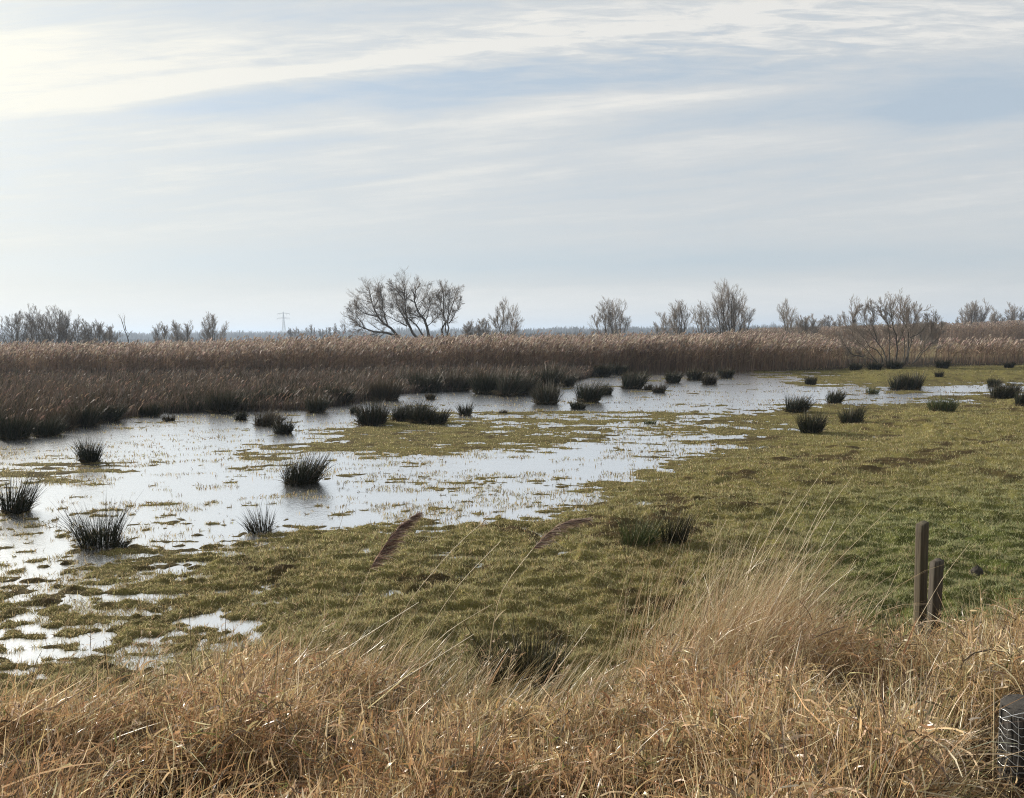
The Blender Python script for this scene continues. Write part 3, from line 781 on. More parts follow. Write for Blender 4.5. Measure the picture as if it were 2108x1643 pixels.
tree([L_([(1010, 1060), (960, 985), (850, 950), (640, 935), (470, 885), (360, 840), (250, 700)]),
      L_([(1020, 1070), (900, 940), (760, 800), (650, 690), (600, 550), (530, 390), (520, 230)], .3),
      L_([(650, 690), (450, 640), (330, 540), (290, 440)], .2), L_([(820, 850), (760, 690), (730, 560), (740, 450), (690, 280)], -.3),
      L_([(600, 550), (680, 400), (710, 230)], -.2), L_([(470, 885), (350, 700), (200, 560)], -.3)],
     [.15, .16, .07, .09, .05, .06], 'big bare willow with trunks leaning far to the left, low limb along the reeds', seed=1, lv=(14, 9, 6), ratio=(.50, .52, .62), ang=(.85, .8, .65), upw=(.40, .30, .35), rmin=.0062, group=gl)
tree([L_([(1300, 1060), (1200, 930), (1120, 800), (1100, 650), (1065, 430), (1090, 340), (1050, 160)]),
      L_([(1120, 820), (1030, 650), (950, 470), (930, 260)], .3), L_([(1110, 840), (950, 750), (780, 670), (700, 560)], -.3),
      L_([(1400, 1030), (1290, 860), (1150, 730), (1060, 620), (1040, 450)], .4),
      L_([(1500, 1080), (1430, 880), (1350, 700), (1270, 580), (1195, 470), (1230, 340), (1310, 180)]),
      L_([(1440, 1030), (1390, 720), (1460, 600), (1520, 310)], .3), L_([(1350, 700), (1430, 560), (1480, 400)], -.3), L_([(1270, 580), (1150, 700), (1160, 560)], .2), L_([(1065, 430), (960, 300), (850, 200)], .2),
      L_([(1420, 850), (1520, 760), (1640, 640)], .2)],
     [.16, .08, .06, .10, .18, .08, .05, .05, .06, .05], 'tallest bare willow with crooked dark trunks and a rounded crown, left of centre', seed=2, lv=(13, 9, 6), ratio=(.50, .52, .62), ang=(.85, .8, .65), upw=(.40, .30, .35), rmin=.0062, group=gl)
tree([L_([(1690, 1110), (1665, 920), (1680, 700), (1690, 600), (1655, 300), (1640, 200)]), L_([(1730, 1100), (1765, 780), (1820, 500), (1900, 250)], .2),
      L_([(1720, 950), (1750, 550), (1790, 240)], -.2), L_([(1680, 700), (1620, 450), (1590, 300)], .2), L_([(1760, 800), (1870, 620), (1950, 420)])],
     [.13, .10, .07, .06, .06], 'upright bare tree touching the right side of the tallest willow', seed=3, lv=(12, 8, 5), ratio=(.36, .52, .62), ang=(.7, .75, .6), upw=(.45, .35, .4), rmin=.0068, group=gl)
TR = [  # crown centre, top row, crown width, distance, stems, base column, label, extra
 (30, 642, 90, 92, 4, None, 'dense bare tree at the far left edge, partly cut by the frame', {}),
 (82, 630, 80, 95, 5, None, 'tallest bare tree in the thicket at the far left', {}),
 (122, 636, 70, 90, 5, None, 'bare tree with many upright stems, third in the left thicket', {}),
 (160, 650, 60, 96, 4, None, 'medium bare tree in the left thicket, just past its highest part', {}),
 (198, 655, 50, 90, 4, None, 'bare tree with a thin upright tip near the right end of the left thicket', {}),
 (228, 668, 40, 94, 3, None, 'smallest low bare bush ending the left thicket', {}),
 (332, 655, 44, 96, 4, None, 'left of two small bare trees between the left thicket and the round one', {}),
 (374, 652, 54, 92, 5, None, 'right of two small bare trees between the left thicket and the round one', {}),
 (437, 638, 50, 88, 5, None, 'small round bare tree left of the pylon with arching branches', {}),
 (967, 655, 34, 110, 5, None, 'faint low bare shrub right of the big willows', {}),
 (995, 648, 34, 110, 5, None, 'faint shrub with upright twigs just left of the rounded tree', {}),
 (1042, 614, 72, 84, 6, 1042, 'bare tree with a rounded crown standing alone right of the big willows', {}),
 (1257, 611, 98, 86, 8, 1262, 'wide fan shaped bare tree of many stems right of the middle', {}),
 (1360, 638, 40, 92, 3, 1366, 'thin sparse bare sapling left of the pair of oval trees', {}),
 (1396, 611, 50, 88, 6, 1398, 'oval bare tree between the thin sapling and the tall clump', {}),
 (1446, 616, 46, 92, 4, 1450, 'slim bare tree touching the left of the tallest right hand clump', {}),
 (1492, 577, 66, 86, 8, 1500, 'tallest bare tree of the right half, a narrow clump of straight stems', {}),
 (1523, 603, 44, 88, 4, 1524, 'bare tree leaning against the right side of the tallest clump', {}),
 (1618, 618, 52, 105, 4, 1626, 'lone thin bare tree standing behind a dark bush right of the tallest clump', {}),
 (1660, 642, 62, 100, 9, 1660, 'dark dense bare bush in front of the lone thin tree', {'lv': (10, 8, 5)}),
 (1697, 645, 34, 150, 5, None, 'small hazy round tree between the dark bush and the big willow shrub', {}),
 (1722, 648, 30, 150, 4, None, 'second small hazy tree, touching the left side of the big willow shrub', {}),
 (1905, 648, 70, 75, 7, 1900, 'low twiggy bush closing the right side of the big willow shrub', {}),
 (2004, 618, 56, 125, 9, 2004, 'dense dark bush rising above the far reeds at right', {'lv': (10, 8, 5)}),
 (2045, 634, 40, 130, 6, None, 'low bush between the dense dark bush and the right edge of the photo', {}),
 (2085, 626, 44, 130, 6, None, 'bare tree at the far right edge above the far reeds', {}),
 (1980, 640, 24, 130, 3, None, 'thin bare sapling just left of the dense dark bush at right', {}),
]
for i, (cx, top, w, Y, ns, bp, lab, ex) in enumerate(TR):
    if i < 6: ns, w = int(ns * 1.8), w * 1.15
    st, H = vase(cx, top, w, Y, ns, 100 + i, base_px=bp)
    kw = dict(lv=(10, 8, 5), ratio=(.40, .56, .66), ang=(.62, .52, .42), upw=(.55, .55, .55), lo=(.18, .12, .1), rmin=.0056 * Y / 80)
    kw.update(ex)
    tree(st, [np.clip(H * .0125, .03, .10)] * len(st), lab, seed=200 + i, group=gl, **kw)
# forked dead sapling
s1 = px_line([(262, 700), (262, 690), (254, 665), (243, 645)], 88); s2 = px_line([(260, 682), (256, 660), (257, 648)], 88); s3 = px_line([(263, 694), (268, 685), (273, 680)], 88)
s1[0][2] = 0
tree([s1, s2, s3], [.09, .05, .04], 'dead forked snag leaning left, right of the left thicket', seed=5, lv=(2, 2, 0), ratio=(.16, .4, .5), rmin=.0068, group=gl)
# large many-stemmed willow shrub in front of the reeds
Z2 = (1700, 580, 7.53); YS = 43.2
def B_(pts):
    pts = [(x * 1.04 - 45, 1290 - (1290 - y) * .86) for x, y in pts]
    return px_line(pts, YS + rng.uniform(-.8, .8), rng.uniform(-.2, .2), Z2)
shrub = [[(960, 1300), (930, 1000), (780, 870), (690, 680), (600, 500), (620, 240)], [(1000, 1300), (1010, 900), (990, 650), (960, 400), (880, 170)],
         [(1080, 1300), (1110, 1000), (1110, 860), (1080, 640), (1010, 420), (1000, 170)], [(1110, 900), (1200, 700), (1260, 480), (1350, 250)],
         [(1210, 1290), (1260, 1050), (1300, 800), (1250, 560), (1130, 350), (1130, 130)], [(1300, 800), (1480, 700), (1560, 520), (1560, 400)],
         [(1250, 1280), (1290, 950), (1360, 700), (1340, 500), (1460, 290)], [(900, 1300), (860, 1050), (720, 980), (560, 760), (470, 560), (450, 260)],
         [(870, 1300), (700, 1050), (500, 860), (380, 650), (300, 420)], [(1320, 1290), (1480, 1010), (1620, 720), (1660, 560), (1690, 430)],
         [(800, 880), (740, 600), (760, 400), (700, 210)], [(1360, 1250), (1550, 1000), (1750, 760), (1800, 560)], [(600, 1150), (420, 1100), (320, 950), (230, 720)],
         [(480, 720), (460, 500), (530, 230)], [(1010, 620), (900, 450), (830, 260)], [(1180, 1250), (1230, 960), (1170, 560), (1220, 200)], [(860, 1290), (690, 1150), (440, 1150), (330, 1100)]]
tree([B_(s) for s in shrub], [.04, .04, .055, .035, .055, .03, .04, .04, .033, .033, .03, .03, .03, .025, .025, .033, .025],
     'large bare willow shrub of many stems standing in front of the reeds at right', 'shrub', seed=7, lv=(16, 8, 5), ratio=(.32, .55, .6), ang=(.68, .52, .42), upw=(.7, .65, .6), lo=(.3, .12, .1), rmin=.0042, name='willow_shrub')
# far small trees by the pylon
for i, (cx, top, w, lab) in enumerate([(597, 672, 12, 'tiny hazy tree right at the foot of the pylon'), (607, 671, 26, 'hazy far tree leaning right, first past the pylon'),
        (640, 665, 30, 'hazy far tree with a flat umbrella crown, right of the pylon'), (662, 672, 16, 'tiny hazy tree between the umbrella crowned and the dense one'),
        (678, 666, 20, 'dense hazy far tree, second last before the big willows'), (690, 665, 12, 'slim hazy far tree beside the dense one'), (706, 665, 22, 'hazy far tree touching the left of the big willows')]):
    Y = 260 + 12 * i
    st, H = vase(cx, top, w, Y, 4, 300 + i)
    tree(st, [.12] * 4, lab, seed=330 + i, group='far trees beside the pylon', lv=(7, 6, 5), ratio=(.30, .42, .5), ang=(.6, .6, .6), lo=(.35, .12, .1), rmin=.03)

# ------------------------------------------------------------------ pylon
def pylon():
    Y = 950.0; base = at_depth(585.0, 696.0, Y); base[2] = 0
    H = at_depth(585.0, 642.0, Y)[2]
    e = empty('electricity_pylon', base); tag(e, 'grey lattice electricity pylon with two crossarms far off on the horizon', 'pylon')
    def bar(tb, a, b, r): tb.add(np.linspace(a, b, 3)[None], np.full((1, 3), r), 4)
    hw = lambda z: np.interp(z / H, [0, .45, .62, 1], [3.2, 1.5, .95, .25])
    tb = Tubes(); zs = H * np.array([0, .14, .27, .38, .48, .57, .65, .73, .81, .89, .97, 1.0])
    cor = [(-1, -1), (1, -1), (1, 1), (-1, 1)]
    for z0, z1 in zip(zs[:-1], zs[1:]):
        for k in range(4):
            c0, c1 = cor[k], cor[(k + 1) % 4]
            p = lambda c, z: np.array([c[0] * hw(z), c[1] * hw(z), z])
            bar(tb, p(c0, z0), p(c0, z1), .17); bar(tb, p(c0, z0), p(c1, z1), .09); bar(tb, p(c1, z0), p(c0, z1), .09); bar(tb, p(c0, z1), p(c1, z1), .09)
    o = tb.build('tower', M_STEEL, e, smooth=False)
    for zf, w in ((.93, 8.0), (.77, 8.2)):
        tb = Tubes(); z = H * zf
        for s in (-1, 1):
            for yy in (-.4, .4):
                bar(tb, (0, yy, z), (s * w, 0, z + .1), .15); bar(tb, (0, yy, z + 1.3), (s * w, 0, z + .1), .12)
            for t in (.25, .5, .75): bar(tb, (s * w * t, 0, z), (s * w * t, 0, z + 1.3 * (1 - t)), .08)
        arm = tb.build('crossarm', M_STEEL, e, smooth=False)
        for s in (-1, 1):
            for t in (.55, 1.0):
                ti = Tubes(); zz = np.linspace(z, z - 2.2, 9); ti.add(np.stack([np.full(9, s * w * t * .98), np.zeros(9), zz], 1)[None], (np.array([.05, .2] * 4 + [.05]))[None], 6)
                ti.build('insulator', M_STEEL, arm, smooth=False)
pylon()

# ------------------------------------------------------------------ far wood on the horizon (stuff)
def far_wood():
    rb = Rib()
    def rowof(n, Y0, Y1, h0, h1, x0=-500, x1=2600):
        px_ = rng.uniform(x0, x1, n); Y = rng.uniform(Y0, Y1, n); X = at_depth(px_, np.full(n, 691.), Y)[:, 0]
        H = rng.uniform(h0, h1, n) * (1 + .5 * vnoise(X / (Y0 * .03), Y * 0, 91) + .3 * vnoise(X / (Y0 * .008), Y * 0, 92))
        root = np.stack([X, Y, np.full(n, -.2)], 1)
        for k in range(10):                            # each tree is a spray of limbs
            P = bent(root + rng.normal(0, 1, (n, 3)) * np.array([1.2, 1.2, 0]), H * rng.uniform(.6, 1, n), rng.uniform(0, 6.28, n), rng.uniform(0, .22, n), rng.uniform(0, .5, n), 4)
            rb.add(P, (H * rng.uniform(.05, .13, n))[:, None] * np.array([.5, .9, 1, .2]), pal([(0.06, 0.055, 0.045), (0.08, 0.07, 0.055), (0.05, 0.05, 0.04)], n))
    rowof(6000, 1100, 1700, 11, 15)
    rowof(3400, 800, 1100, 8, 11)
    rowof(500, 480, 640, 2.2, 3.6, -400, 1100)
    rowof(700, 430, 640, 3.0, 5.0, 1000, 2600)
    tag(rb.build('far_woodland', M_REED), 'long hazy blue grey line of woodland on the horizon', 'woodland', kind='stuff')
far_wood()

# ------------------------------------------------------------------ posts and wire
def post_mesh(name, base, h, wx, wy, mat, lean=(0, 0), round_=False, seed=0, yaw=0.0):
    r_ = np.random.default_rng(seed)
    sides = 20 if round_ else 16; k = 26
    an = np.arange(sides) * 2 * np.pi / sides + .39
    if round_: ux, uy = np.cos(an), np.sin(an)
    else:
        m = np.maximum(np.abs(np.cos(an)), np.abs(np.sin(an))); e_ = .96
        ux, uy = np.cos(an) / m ** e_, np.sin(an) / m ** e_
    V_ = []; crack = 1 - .05 * (r_.random(sides) < .25) - .02 * r_.random(sides)
    for i in range(k):
        t = i / (k - 1); z = -.35 + (h + .35) * t
        f_ = crack * (1 + r_.normal(0, .010, sides)); 
        if i == k - 1: f_ = f_ * .985
        zz = np.full(sides, z)
        if i >= k - 2: zz = z + r_.normal(0, .005, sides) + .01 * ux
        x = ux * wx / 2 * f_; y = uy * wy / 2 * f_
        x, y = x * math.cos(yaw) - y * math.sin(yaw), x * math.sin(yaw) + y * math.cos(yaw)
        V_.append(np.stack([x + lean[0] * z, y + lean[1] * z, zz], 1))
    V_ = np.concatenate(V_ + [np.array([[lean[0] * h, lean[1] * h, h - .004]])])
    idx = np.arange(k * sides).reshape(k, sides); n2 = np.roll(idx, -1, 1)
    q = np.stack([idx[:-1], n2[:-1], n2[1:], idx[1:]], -1).reshape(-1, 4)
    c_ = k * sides; tq = np.array([[idx[-1, j], idx[-1, (j + 1) % sides], idx[-1, (j + 2) % sides], c_] for j in range(0, sides, 2)])
    return mesh_obj(name, V_ + np.array(base), np.concatenate([q, tq]), mat, smooth=False, origin=base)
def post_at(x, ytop, Y, hz=None):
    t = at_depth(float(x), float(ytop), Y); zg = float(zat(np.array([t[0]]), np.array([Y]))[0]); return (t[0], Y, zg), t[2] - zg
b, h = post_at(1902, 1077, 4.75)
tag(post_mesh('fence_post', b, h, .056, .056, M_POST, (-.012, 0.0), seed=1, yaw=.25), 'taller square weathered post of the pair standing in the dry grass', 'post')
b, h = post_at(1926, 1154, 4.60)
tag(post_mesh('fence_post', b, h, .062, .052, M_POST2, (.012, .0), seed=2, yaw=.1), 'shorter split grey post leaning against the taller one', 'post')
YN = 2.72
b, h = post_at(2113, 1452, YN)
NP = b; NH = h
tag(post_mesh('fence_post', b, h, .175, .175, M_POST3, (0, 0), round_=True, seed=3), 'thick round post wrapped in wire netting at the lower right corner', 'post')
def netting():
    tb = Tubes(); r0 = .0925; rw = .0014
    an = np.linspace(-math.pi * 1.05, math.pi * .05, 22)
    zt = NH - .035
    def pt(a, z, rr=r0): return np.stack([NP[0] + np.cos(a) * rr, NP[1] + np.sin(a) * rr, NP[2] + z - .02 * np.cos(a) + .006 * np.sin(9 * a + z * 40)], -1)
    for z in np.arange(zt, .0, -.030):
        zz = np.full(22, z) + rng.normal(0, .0035, 22)
        tb.add(pt(an, zz)[None], np.full((1, 22), rw), 5)
    for a in np.linspace(-math.pi * 1.05, math.pi * .05, 9):
        z = np.linspace(zt, .0, 24); aa = a + .05 * np.sin(z * 14) + .12 * (zt - z)
        tb.add(pt(aa, z, r0 + .001)[None], np.full((1, 24), rw * .9), 5)
    o = tb.build('wire_netting', M_WIRE, origin=(NP[0], NP[1], NP[2]))
    tag(o, 'pale square wire netting wrapped round the thick post at the lower right corner', 'wire netting')
    tb = Tubes()
    a = at_depth(2061.0, 1479.0, YN - .06); c = at_depth(2140.0, 1458.0, YN - .11); d_ = np.array([2.6, 2.2, c[2] + .02])
    tb.add(resample([a, c, (c + d_) / 2 - np.array([0, 0, .03]), d_], 14)[None], np.full((1, 14), .0019), 6)
    tag(tb.build('fence_wire', M_WIRE, origin=a), 'single pale wire tied across the top of the netted corner post', 'wire')
netting()
mh = root_at(2012.0, 1182.0)
V_ = []; ns, nr = 18, 8
for i in range(nr):
    t = i / (nr - 1); rr = .075 * (1 - t ** 1.6); an = np.arange(ns) * 2 * np.pi / ns
    rj = rr * (1 + rng.normal(0, .10, ns)); V_.append(np.stack([np.cos(an) * rj, np.sin(an) * rj * .8, -.02 + .10 * t + rng.normal(0, .006, ns)], 1))
idx = np.arange(nr * ns).reshape(nr, ns); n2 = np.roll(idx, -1, 1)
tag(mesh_obj('molehill', np.concatenate(V_) + mh, np.stack([idx[:-1], n2[:-1], n2[1:], idx[1:]], -1).reshape(-1, 4), M_MUD, smooth=True, origin=mh),
    'small dark lump of earth in the green grass right of the two posts', 'molehill')

# ------------------------------------------------------------------ dry grass on the bank (stuff)
def dry_grass():
    rb = Rib(); N = 285000
    px_ = rng.uniform(-1300, 3500, N); E_ = dry_edge(px_)
    Y = E_ + .12 - (E_ - 1.45) * rng.random(N) ** .85 + rng.normal(0, .10, N)
    X = at_depth(px_, np.full(N, 691.), Y)[:, 0]
    ok = np.abs(X) < 6.5; X, Y, px_, E_ = X[ok], Y[ok], px_[ok], E_[ok]
    d = vnoise(X / .38, Y / .38, 101) + .6 * vnoise(X / .15, Y / .15, 102)
    hol = vnoise(X / .55 + 3, Y / .40, 105)
    ok = (d > -.40) & ((hol > -.10) | (rng.random(len(d)) < .10))
    # sparse patch in front of the dark tussock, dense tussock to its right
    X, Y, px_, E_, d = X[ok], Y[ok], px_[ok], E_[ok], d[ok]
    n = len(X); z = zat(X, Y); root = np.stack([X, Y, z - .01], 1)
    edge = np.clip((E_ - Y) / .35, 0.0, 1)
    d2 = vnoise(X / .7 + 8, Y / .45, 108)
    H = dry_high(px_) * (.55 + .45 * edge) * (1 + .50 * d + .85 * d2)
    kind = rng.random(n)
    rust = np.clip(.42 + 1.1 * vnoise(X / .8, Y / .8, 103), 0, 1)
    tuss = sstep(1380, 1480, px_) * (1 - sstep(1760, 1840, px_)) * sstep(3.6, 4.1, Y)
    wa = pal([(0.47, 0.35, 0.19), (0.38, 0.27, 0.135), (0.58, 0.47, 0.29), (0.30, 0.20, 0.10)], n)
    wb = pal([(0.32, 0.19, 0.095), (0.40, 0.25, 0.13), (0.25, 0.14, 0.072), (0.46, 0.32, 0.18)], n)
    cc = np.where((rng.random(n) < rust)[:, None], wb, wa)
    cc = cc * np.array([1.22, 1.24, 1.26])
    pale = rng.random(n) < .11; cc[pale] = pal([(0.66, 0.57, 0.42), (0.58, 0.47, 0.31)], pale.sum())
    gn = rng.random(n) < .05; cc[gn] = pal([(0.16, 0.17, 0.06), (0.22, 0.21, 0.08)], gn.sum())
    gy = rng.random(n) < .20; cc[gy] = pal([(0.16, 0.12, 0.08), (0.11, 0.08, 0.05)], gy.sum())
    cc = lerp(cc, cc * 0 + np.array([0.46, 0.33, 0.18]) * (1 + rng.normal(0, .2, (n, 1))), tuss * .5)
    # keep the front of the netted post clear
    # bent stems
    clear = (np.abs(X - NP[0]) < .16) & (Y < NP[1] + .03)
    c2 = (px_ > 1935) & (Y > 1.0) & (Y < NP[1] + .15)
    H = np.where(c2, np.minimum(H, .21), H)
    clear |= (px_ > 2030) & (Y > 0.8) & (Y < NP[1] + .02)
    H = np.where(clear, np.minimum(H, .09), H)
    j = kind < .40; m = j.sum()
    t0 = np.abs(rng.normal(.15, .22, m)); t1 = t0 + np.where(rng.random(m) < .45, rng.uniform(0, .35, m), np.abs(rng.normal(.95, .65, m)))
    t1 = np.where(tuss[j] > .5, t0 + .25 + .4 * rng.random(m), t1); t0 = t0 + .35 * tuss[j]
    az = np.where(rng.random(m) < .45 + .5 * tuss[j], rng.normal(.1, .8, m), rng.uniform(0, 6.28, m))
    rb.add(bent(root[j], H[j] * rng.uniform(.6, 1.3, m), az, t0, t1, 7, 1.6, rng.normal(0, .6, m)), (rng.uniform(.0016, .0032, m))[:, None] * np.array([1, 1, 1, .95, .9, .8, .4]), cc[j])
    # curled dead blades
    j = (kind >= .40) & (kind < .70); m = j.sum()
    rr = root[j].copy(); rr[:, 2] += H[j] * rng.random(m) ** .8 * .80
    t0 = rng.uniform(.1, 1.5, m); t1 = t0 + rng.uniform(.4, 3.0, m) * (1 - .6 * tuss[j])
    az = np.where(rng.random(m) < .35 + .6 * tuss[j], rng.normal(.1, .8, m), rng.uniform(0, 6.28, m))
    w = rng.uniform(.0026, .0070, m)
    rb.add(bent(rr, H[j] * rng.uniform(.22, .65, m), az, t0, t1, 6, 1.2, rng.normal(0, 1.6, m)), w[:, None] * np.array([.6, 1, 1, .9, .6, .08]), cc[j])
    # short broken, twisted leaf ends near the top of the mat
    j = (kind >= .70) & (kind < .91); m = j.sum()
    rr = root[j].copy(); rr[:, 2] += H[j] * rng.uniform(.25, .98, m)
    t0 = rng.uniform(.2, 1.8, m); t1 = t0 + rng.normal(.3, 1.2, m)
    ck = lerp(cc[j], cc[j] * 1.25 + .03, (rng.random(m) < .35) * 1.0)
    rb.add(bent(rr, rng.uniform(.025, .085, m), rng.uniform(0, 6.28, m), t0, t1, 4, 1.0, rng.normal(0, 1.2, m)), rng.uniform(.004, .0095, m)[:, None] * np.array([.5, 1, .9, .2]), ck)
    # fallen litter
    j = kind >= .91; m = j.sum()
    rr = root[j].copy(); rr[:, 2] += H[j] * rng.random(m) * .75
    t0 = rng.uniform(1.0, 1.75, m)
    rb.add(bent(rr, rng.uniform(.10, .38, m), rng.normal(.2, 1.5, m), t0, t0 + rng.normal(.15, .4, m), 5, 1, rng.normal(0, .7, m)), rng.uniform(.002, .0055, m)[:, None] * np.array([.7, 1, 1, .9, .3]), cc[j])
    # wisps that lean out of the tussock
    m = 1400; pw = rng.choice(rng.normal(1570, 110, 26), m) + rng.normal(0, 26, m); Yw = rng.uniform(3.7, 4.75, m)
    Xw = at_depth(pw - 60, np.full(m, 691.), Yw)[:, 0]; rw = np.stack([Xw, Yw, zat(Xw, Yw)], 1)
    t0 = np.abs(rng.normal(.26, .20, m))
    rb.add(bent(rw, rng.uniform(.40, 1.02, m), rng.normal(.05, .7, m), t0, t0 + rng.uniform(.05, 1.1, m), 7, 1.4), rng.uniform(.0014, .0026, m)[:, None] * np.array([1, 1, 1, .9, .8, .6, .25]),
           pal([(0.50, 0.40, 0.25), (0.40, 0.30, 0.17), (0.60, 0.50, 0.34), (0.30, 0.20, 0.11)], m))
    m = 500; pw = rng.uniform(-100, 2150, m); Yw = dry_edge(pw) - rng.uniform(-.05, 1.2, m)
    Xw = at_depth(pw, np.full(m, 691.), Yw)[:, 0]; rw = np.stack([Xw, Yw, zat(Xw, Yw)], 1); t0 = np.abs(rng.normal(.2, .15, m))
    S_ = bent(rw, rng.uniform(.28, .55, m), rng.normal(.1, .6, m), t0, t0 + rng.uniform(.1, .8, m), 7, 1.4)
    rb.add(S_, rng.uniform(.0014, .0024, m)[:, None] * np.array([1, 1, 1, .9, .8, .7, .5]), pal([(0.42, 0.32, 0.19), (0.30, 0.21, 0.12), (0.14, 0.10, 0.06)], m))
    for q in range(9):                                  # small seed heads
        b0 = S_[:, -1] - (S_[:, -1] - S_[:, -2]) * rng.uniform(0, .9, (m, 1)); t0 = rng.uniform(.3, 1.2, m)
        rb.add(bent(b0, rng.uniform(.012, .034, m), rng.normal(.1, 1.3, m), t0, t0 + .4, 3), np.full((m, 1), .0032) * np.array([.6, 1, .2]), pal([(0.46, 0.34, 0.21), (0.32, 0.22, 0.13), (0.56, 0.46, 0.33)], m))
    tag(rb.build('dry_grass', M_DRY), 'thick tangle of dry golden brown grass along the near bank', 'dry grass', kind='stuff')
dry_grass()
# loose straw stems in the near meadow in front of the bank
def loose():
    rb = Rib(); N = 2600
    px_ = rng.uniform(0, 1500, N); E_ = dry_edge(px_); Y = E_ + np.abs(rng.normal(0, .38, N)) + .05
    X = at_depth(px_, np.full(N, 691.), Y)[:, 0]; root = np.stack([X, Y, zat(X, Y)], 1)
    dens = np.interp(px_, [0, 500, 700, 1000, 1200, 1300, 1500], [.25, .5, .9, 1, .9, .4, .3]); k = rng.random(N) < dens
    root = root[k]; n = len(root)
    t0 = rng.uniform(.3, .9, n)
    rb.add(bent(root, rng.uniform(.12, .42, n), rng.normal(.15, .5, n), t0, t0 + rng.uniform(0, .6, n), 5), rng.uniform(.0015, .0032, n)[:, None] * np.array([.9, 1, 1, .8, .2]),
           pal([(0.42, 0.33, 0.19), (0.33, 0.25, 0.13), (0.55, 0.46, 0.31), (0.22, 0.16, 0.08)], n))
    tag(rb.build('straw_fringe', M_DRY), 'thin leaning straw stems scattered where the dry grass meets the meadow', 'straw', kind='stuff')
loose()

# ------------------------------------------------------------------ single stems and plumed reeds
def to_ground(p0, p1):
    """extend the line from p1 down through p0 to the soil"""
    d = p0 - p1
    if d[2] > -1e-3: return p0
    for _ in range(2):
        z = float(zat(np.array([p0[0]]), np.array([p0[1]]))[0]); t = (z - p1[2]) / d[2]; q = p1 + d * t
    return q
def stalk(line, Y, r, label, col, group=None, name='dry_stalk', cat='stalk', plume=None, dY=0.0, leaves=1):
    P = px_line(line, Y, dY)
    foot = to_ground(P[0], P[1]) if len(P) > 1 else P[0]
    if np.linalg.norm(foot - P[0]) > 1.2: foot = P[0] + (foot - P[0]) / np.linalg.norm(foot - P[0]) * 1.2
    pl = resample(np.vstack([foot[None], P]), 12)
    m = new_stem_mat(col)
    e = empty(name, foot); tag(e, label, cat, group)
    tb = Tubes(); tb.add(pl[None], np.linspace(r, r * .45, 12)[None], 6)
    tb.build('stem', m, e, origin=foot)
    for k in range(leaves):
        t = int(rng.integers(3, 8)); rb = Rib()
        b0 = pl[t][None]; P2 = bent(b0, np.array([rng.uniform(.08, .2)]), np.array([rng.normal(.1, .5)]), np.array([rng.uniform(.4, .9)]), np.array([rng.uniform(1.0, 1.9)]), 6)
        rb.add(P2, np.array([[.5, 1, 1, .8, .5, .1]]) * .006, np.array([col]) * rng.uniform(.9, 1.3)); rb.build('leaf', M_DRY, e, origin=foot)
    if plume is not None:
        A_ = px_line(plume['axis'], Y + dY * len(line)); ax = resample(A_, 10)
        rb = Rib(); n = plume.get('n', 260)
        t = rng.random(n) ** .85 * 8.99; i = t.astype(int); f_ = (t - i)[:, None]
        b0 = ax[i] * (1 - f_) + ax[i + 1] * f_
        T = ax[i + 1] - ax[i]; T /= np.linalg.norm(T, axis=1, keepdims=True)
        L = plume.get('L', .085) * np.interp(t, [0, 2, 6, 9], [.55, 1, .75, .35]) * rng.uniform(.6, 1.15, n)
        hang = np.array([.85, 0, -.12]); d0 = T * .75 + hang * .55 + rng.normal(0, .34, (n, 3)); d0 /= np.linalg.norm(d0, axis=1, keepdims=True)
        s = np.linspace(0, 1, 5)[None, :, None]
        PP = b0[:, None] + L[:, None, None] * (d0[:, None] * s + np.array([.22, 0, -.22]) * s * s)
        rb.add(PP, rng.uniform(.0012, .0028, n)[:, None] * np.array([.6, 1, 1, .8, .2]), pal(plume.get('cols', [(0.20, 0.135, 0.11), (0.30, 0.215, 0.17), (0.12, 0.078, 0.064), (0.52, 0.43, 0.35)]), n, [.35, .3, .15, .2]))
        rb.add(ax[None], np.full((1, 10), .004), np.array([col]))
        rb.build('plume', M_PLUME, e, origin=foot)
    return e
_sm = {}
def new_stem_mat(col):
    k = tuple(col)
    if k not in _sm:
        m, nt, out = new_mat('stalk_straw'); n = noise(objpos(nt), 30.0, 4)
        p = principled(nt, Base_Color=mixc(n, tuple(v * .7 for v in col), tuple(min(.9, v * 1.2) for v in col)), Roughness=.4)
        nt.links.new(p.outputs[0], out.inputs[0]); _sm[k] = m
    return _sm[k]
STRAW, TAN, BRN, PALE = (.55, .45, .28), (.32, .25, .13), (.085, .06, .04), (.68, .60, .44)
stalk([(600, 1536), (690, 1330), (763, 1170)], 3.5, .0034, 'dark feathery reed plume on a long stem leaning right over the meadow, left of centre', STRAW, name='plumed_reed', cat='reed',
      plume={'axis': [(763, 1170), (800, 1110), (835, 1072), (860, 1058)], 'n': 900, 'L': .08})
stalk([(1000, 1420), (1012, 1305), (1030, 1215), (1097, 1130)], 3.6, .0034, 'feathery reed plume arching right on the meadow, right of the darker one', STRAW, name='plumed_reed', cat='reed',
      plume={'axis': [(1097, 1130), (1130, 1095), (1165, 1073), (1212, 1068)], 'n': 650, 'L': .075, 'cols': [(0.24, 0.17, 0.135), (0.34, 0.25, 0.20), (0.15, 0.10, 0.08), (0.52, 0.43, 0.35)]})
stalk([(770, 1400), (835, 1244), (940, 1120), (998, 1072)], 3.7, .0022, 'thin straw reed with a small sparse plume between the two dark plumes', STRAW, name='plumed_reed', cat='reed',
      plume={'axis': [(985, 1090), (992, 1078), (999, 1066), (1003, 1062)], 'n': 26, 'L': .035, 'cols': [(0.4, 0.3, 0.19), (0.3, 0.22, 0.13), (0.22, 0.15, 0.09), (0.5, 0.4, 0.27)]})
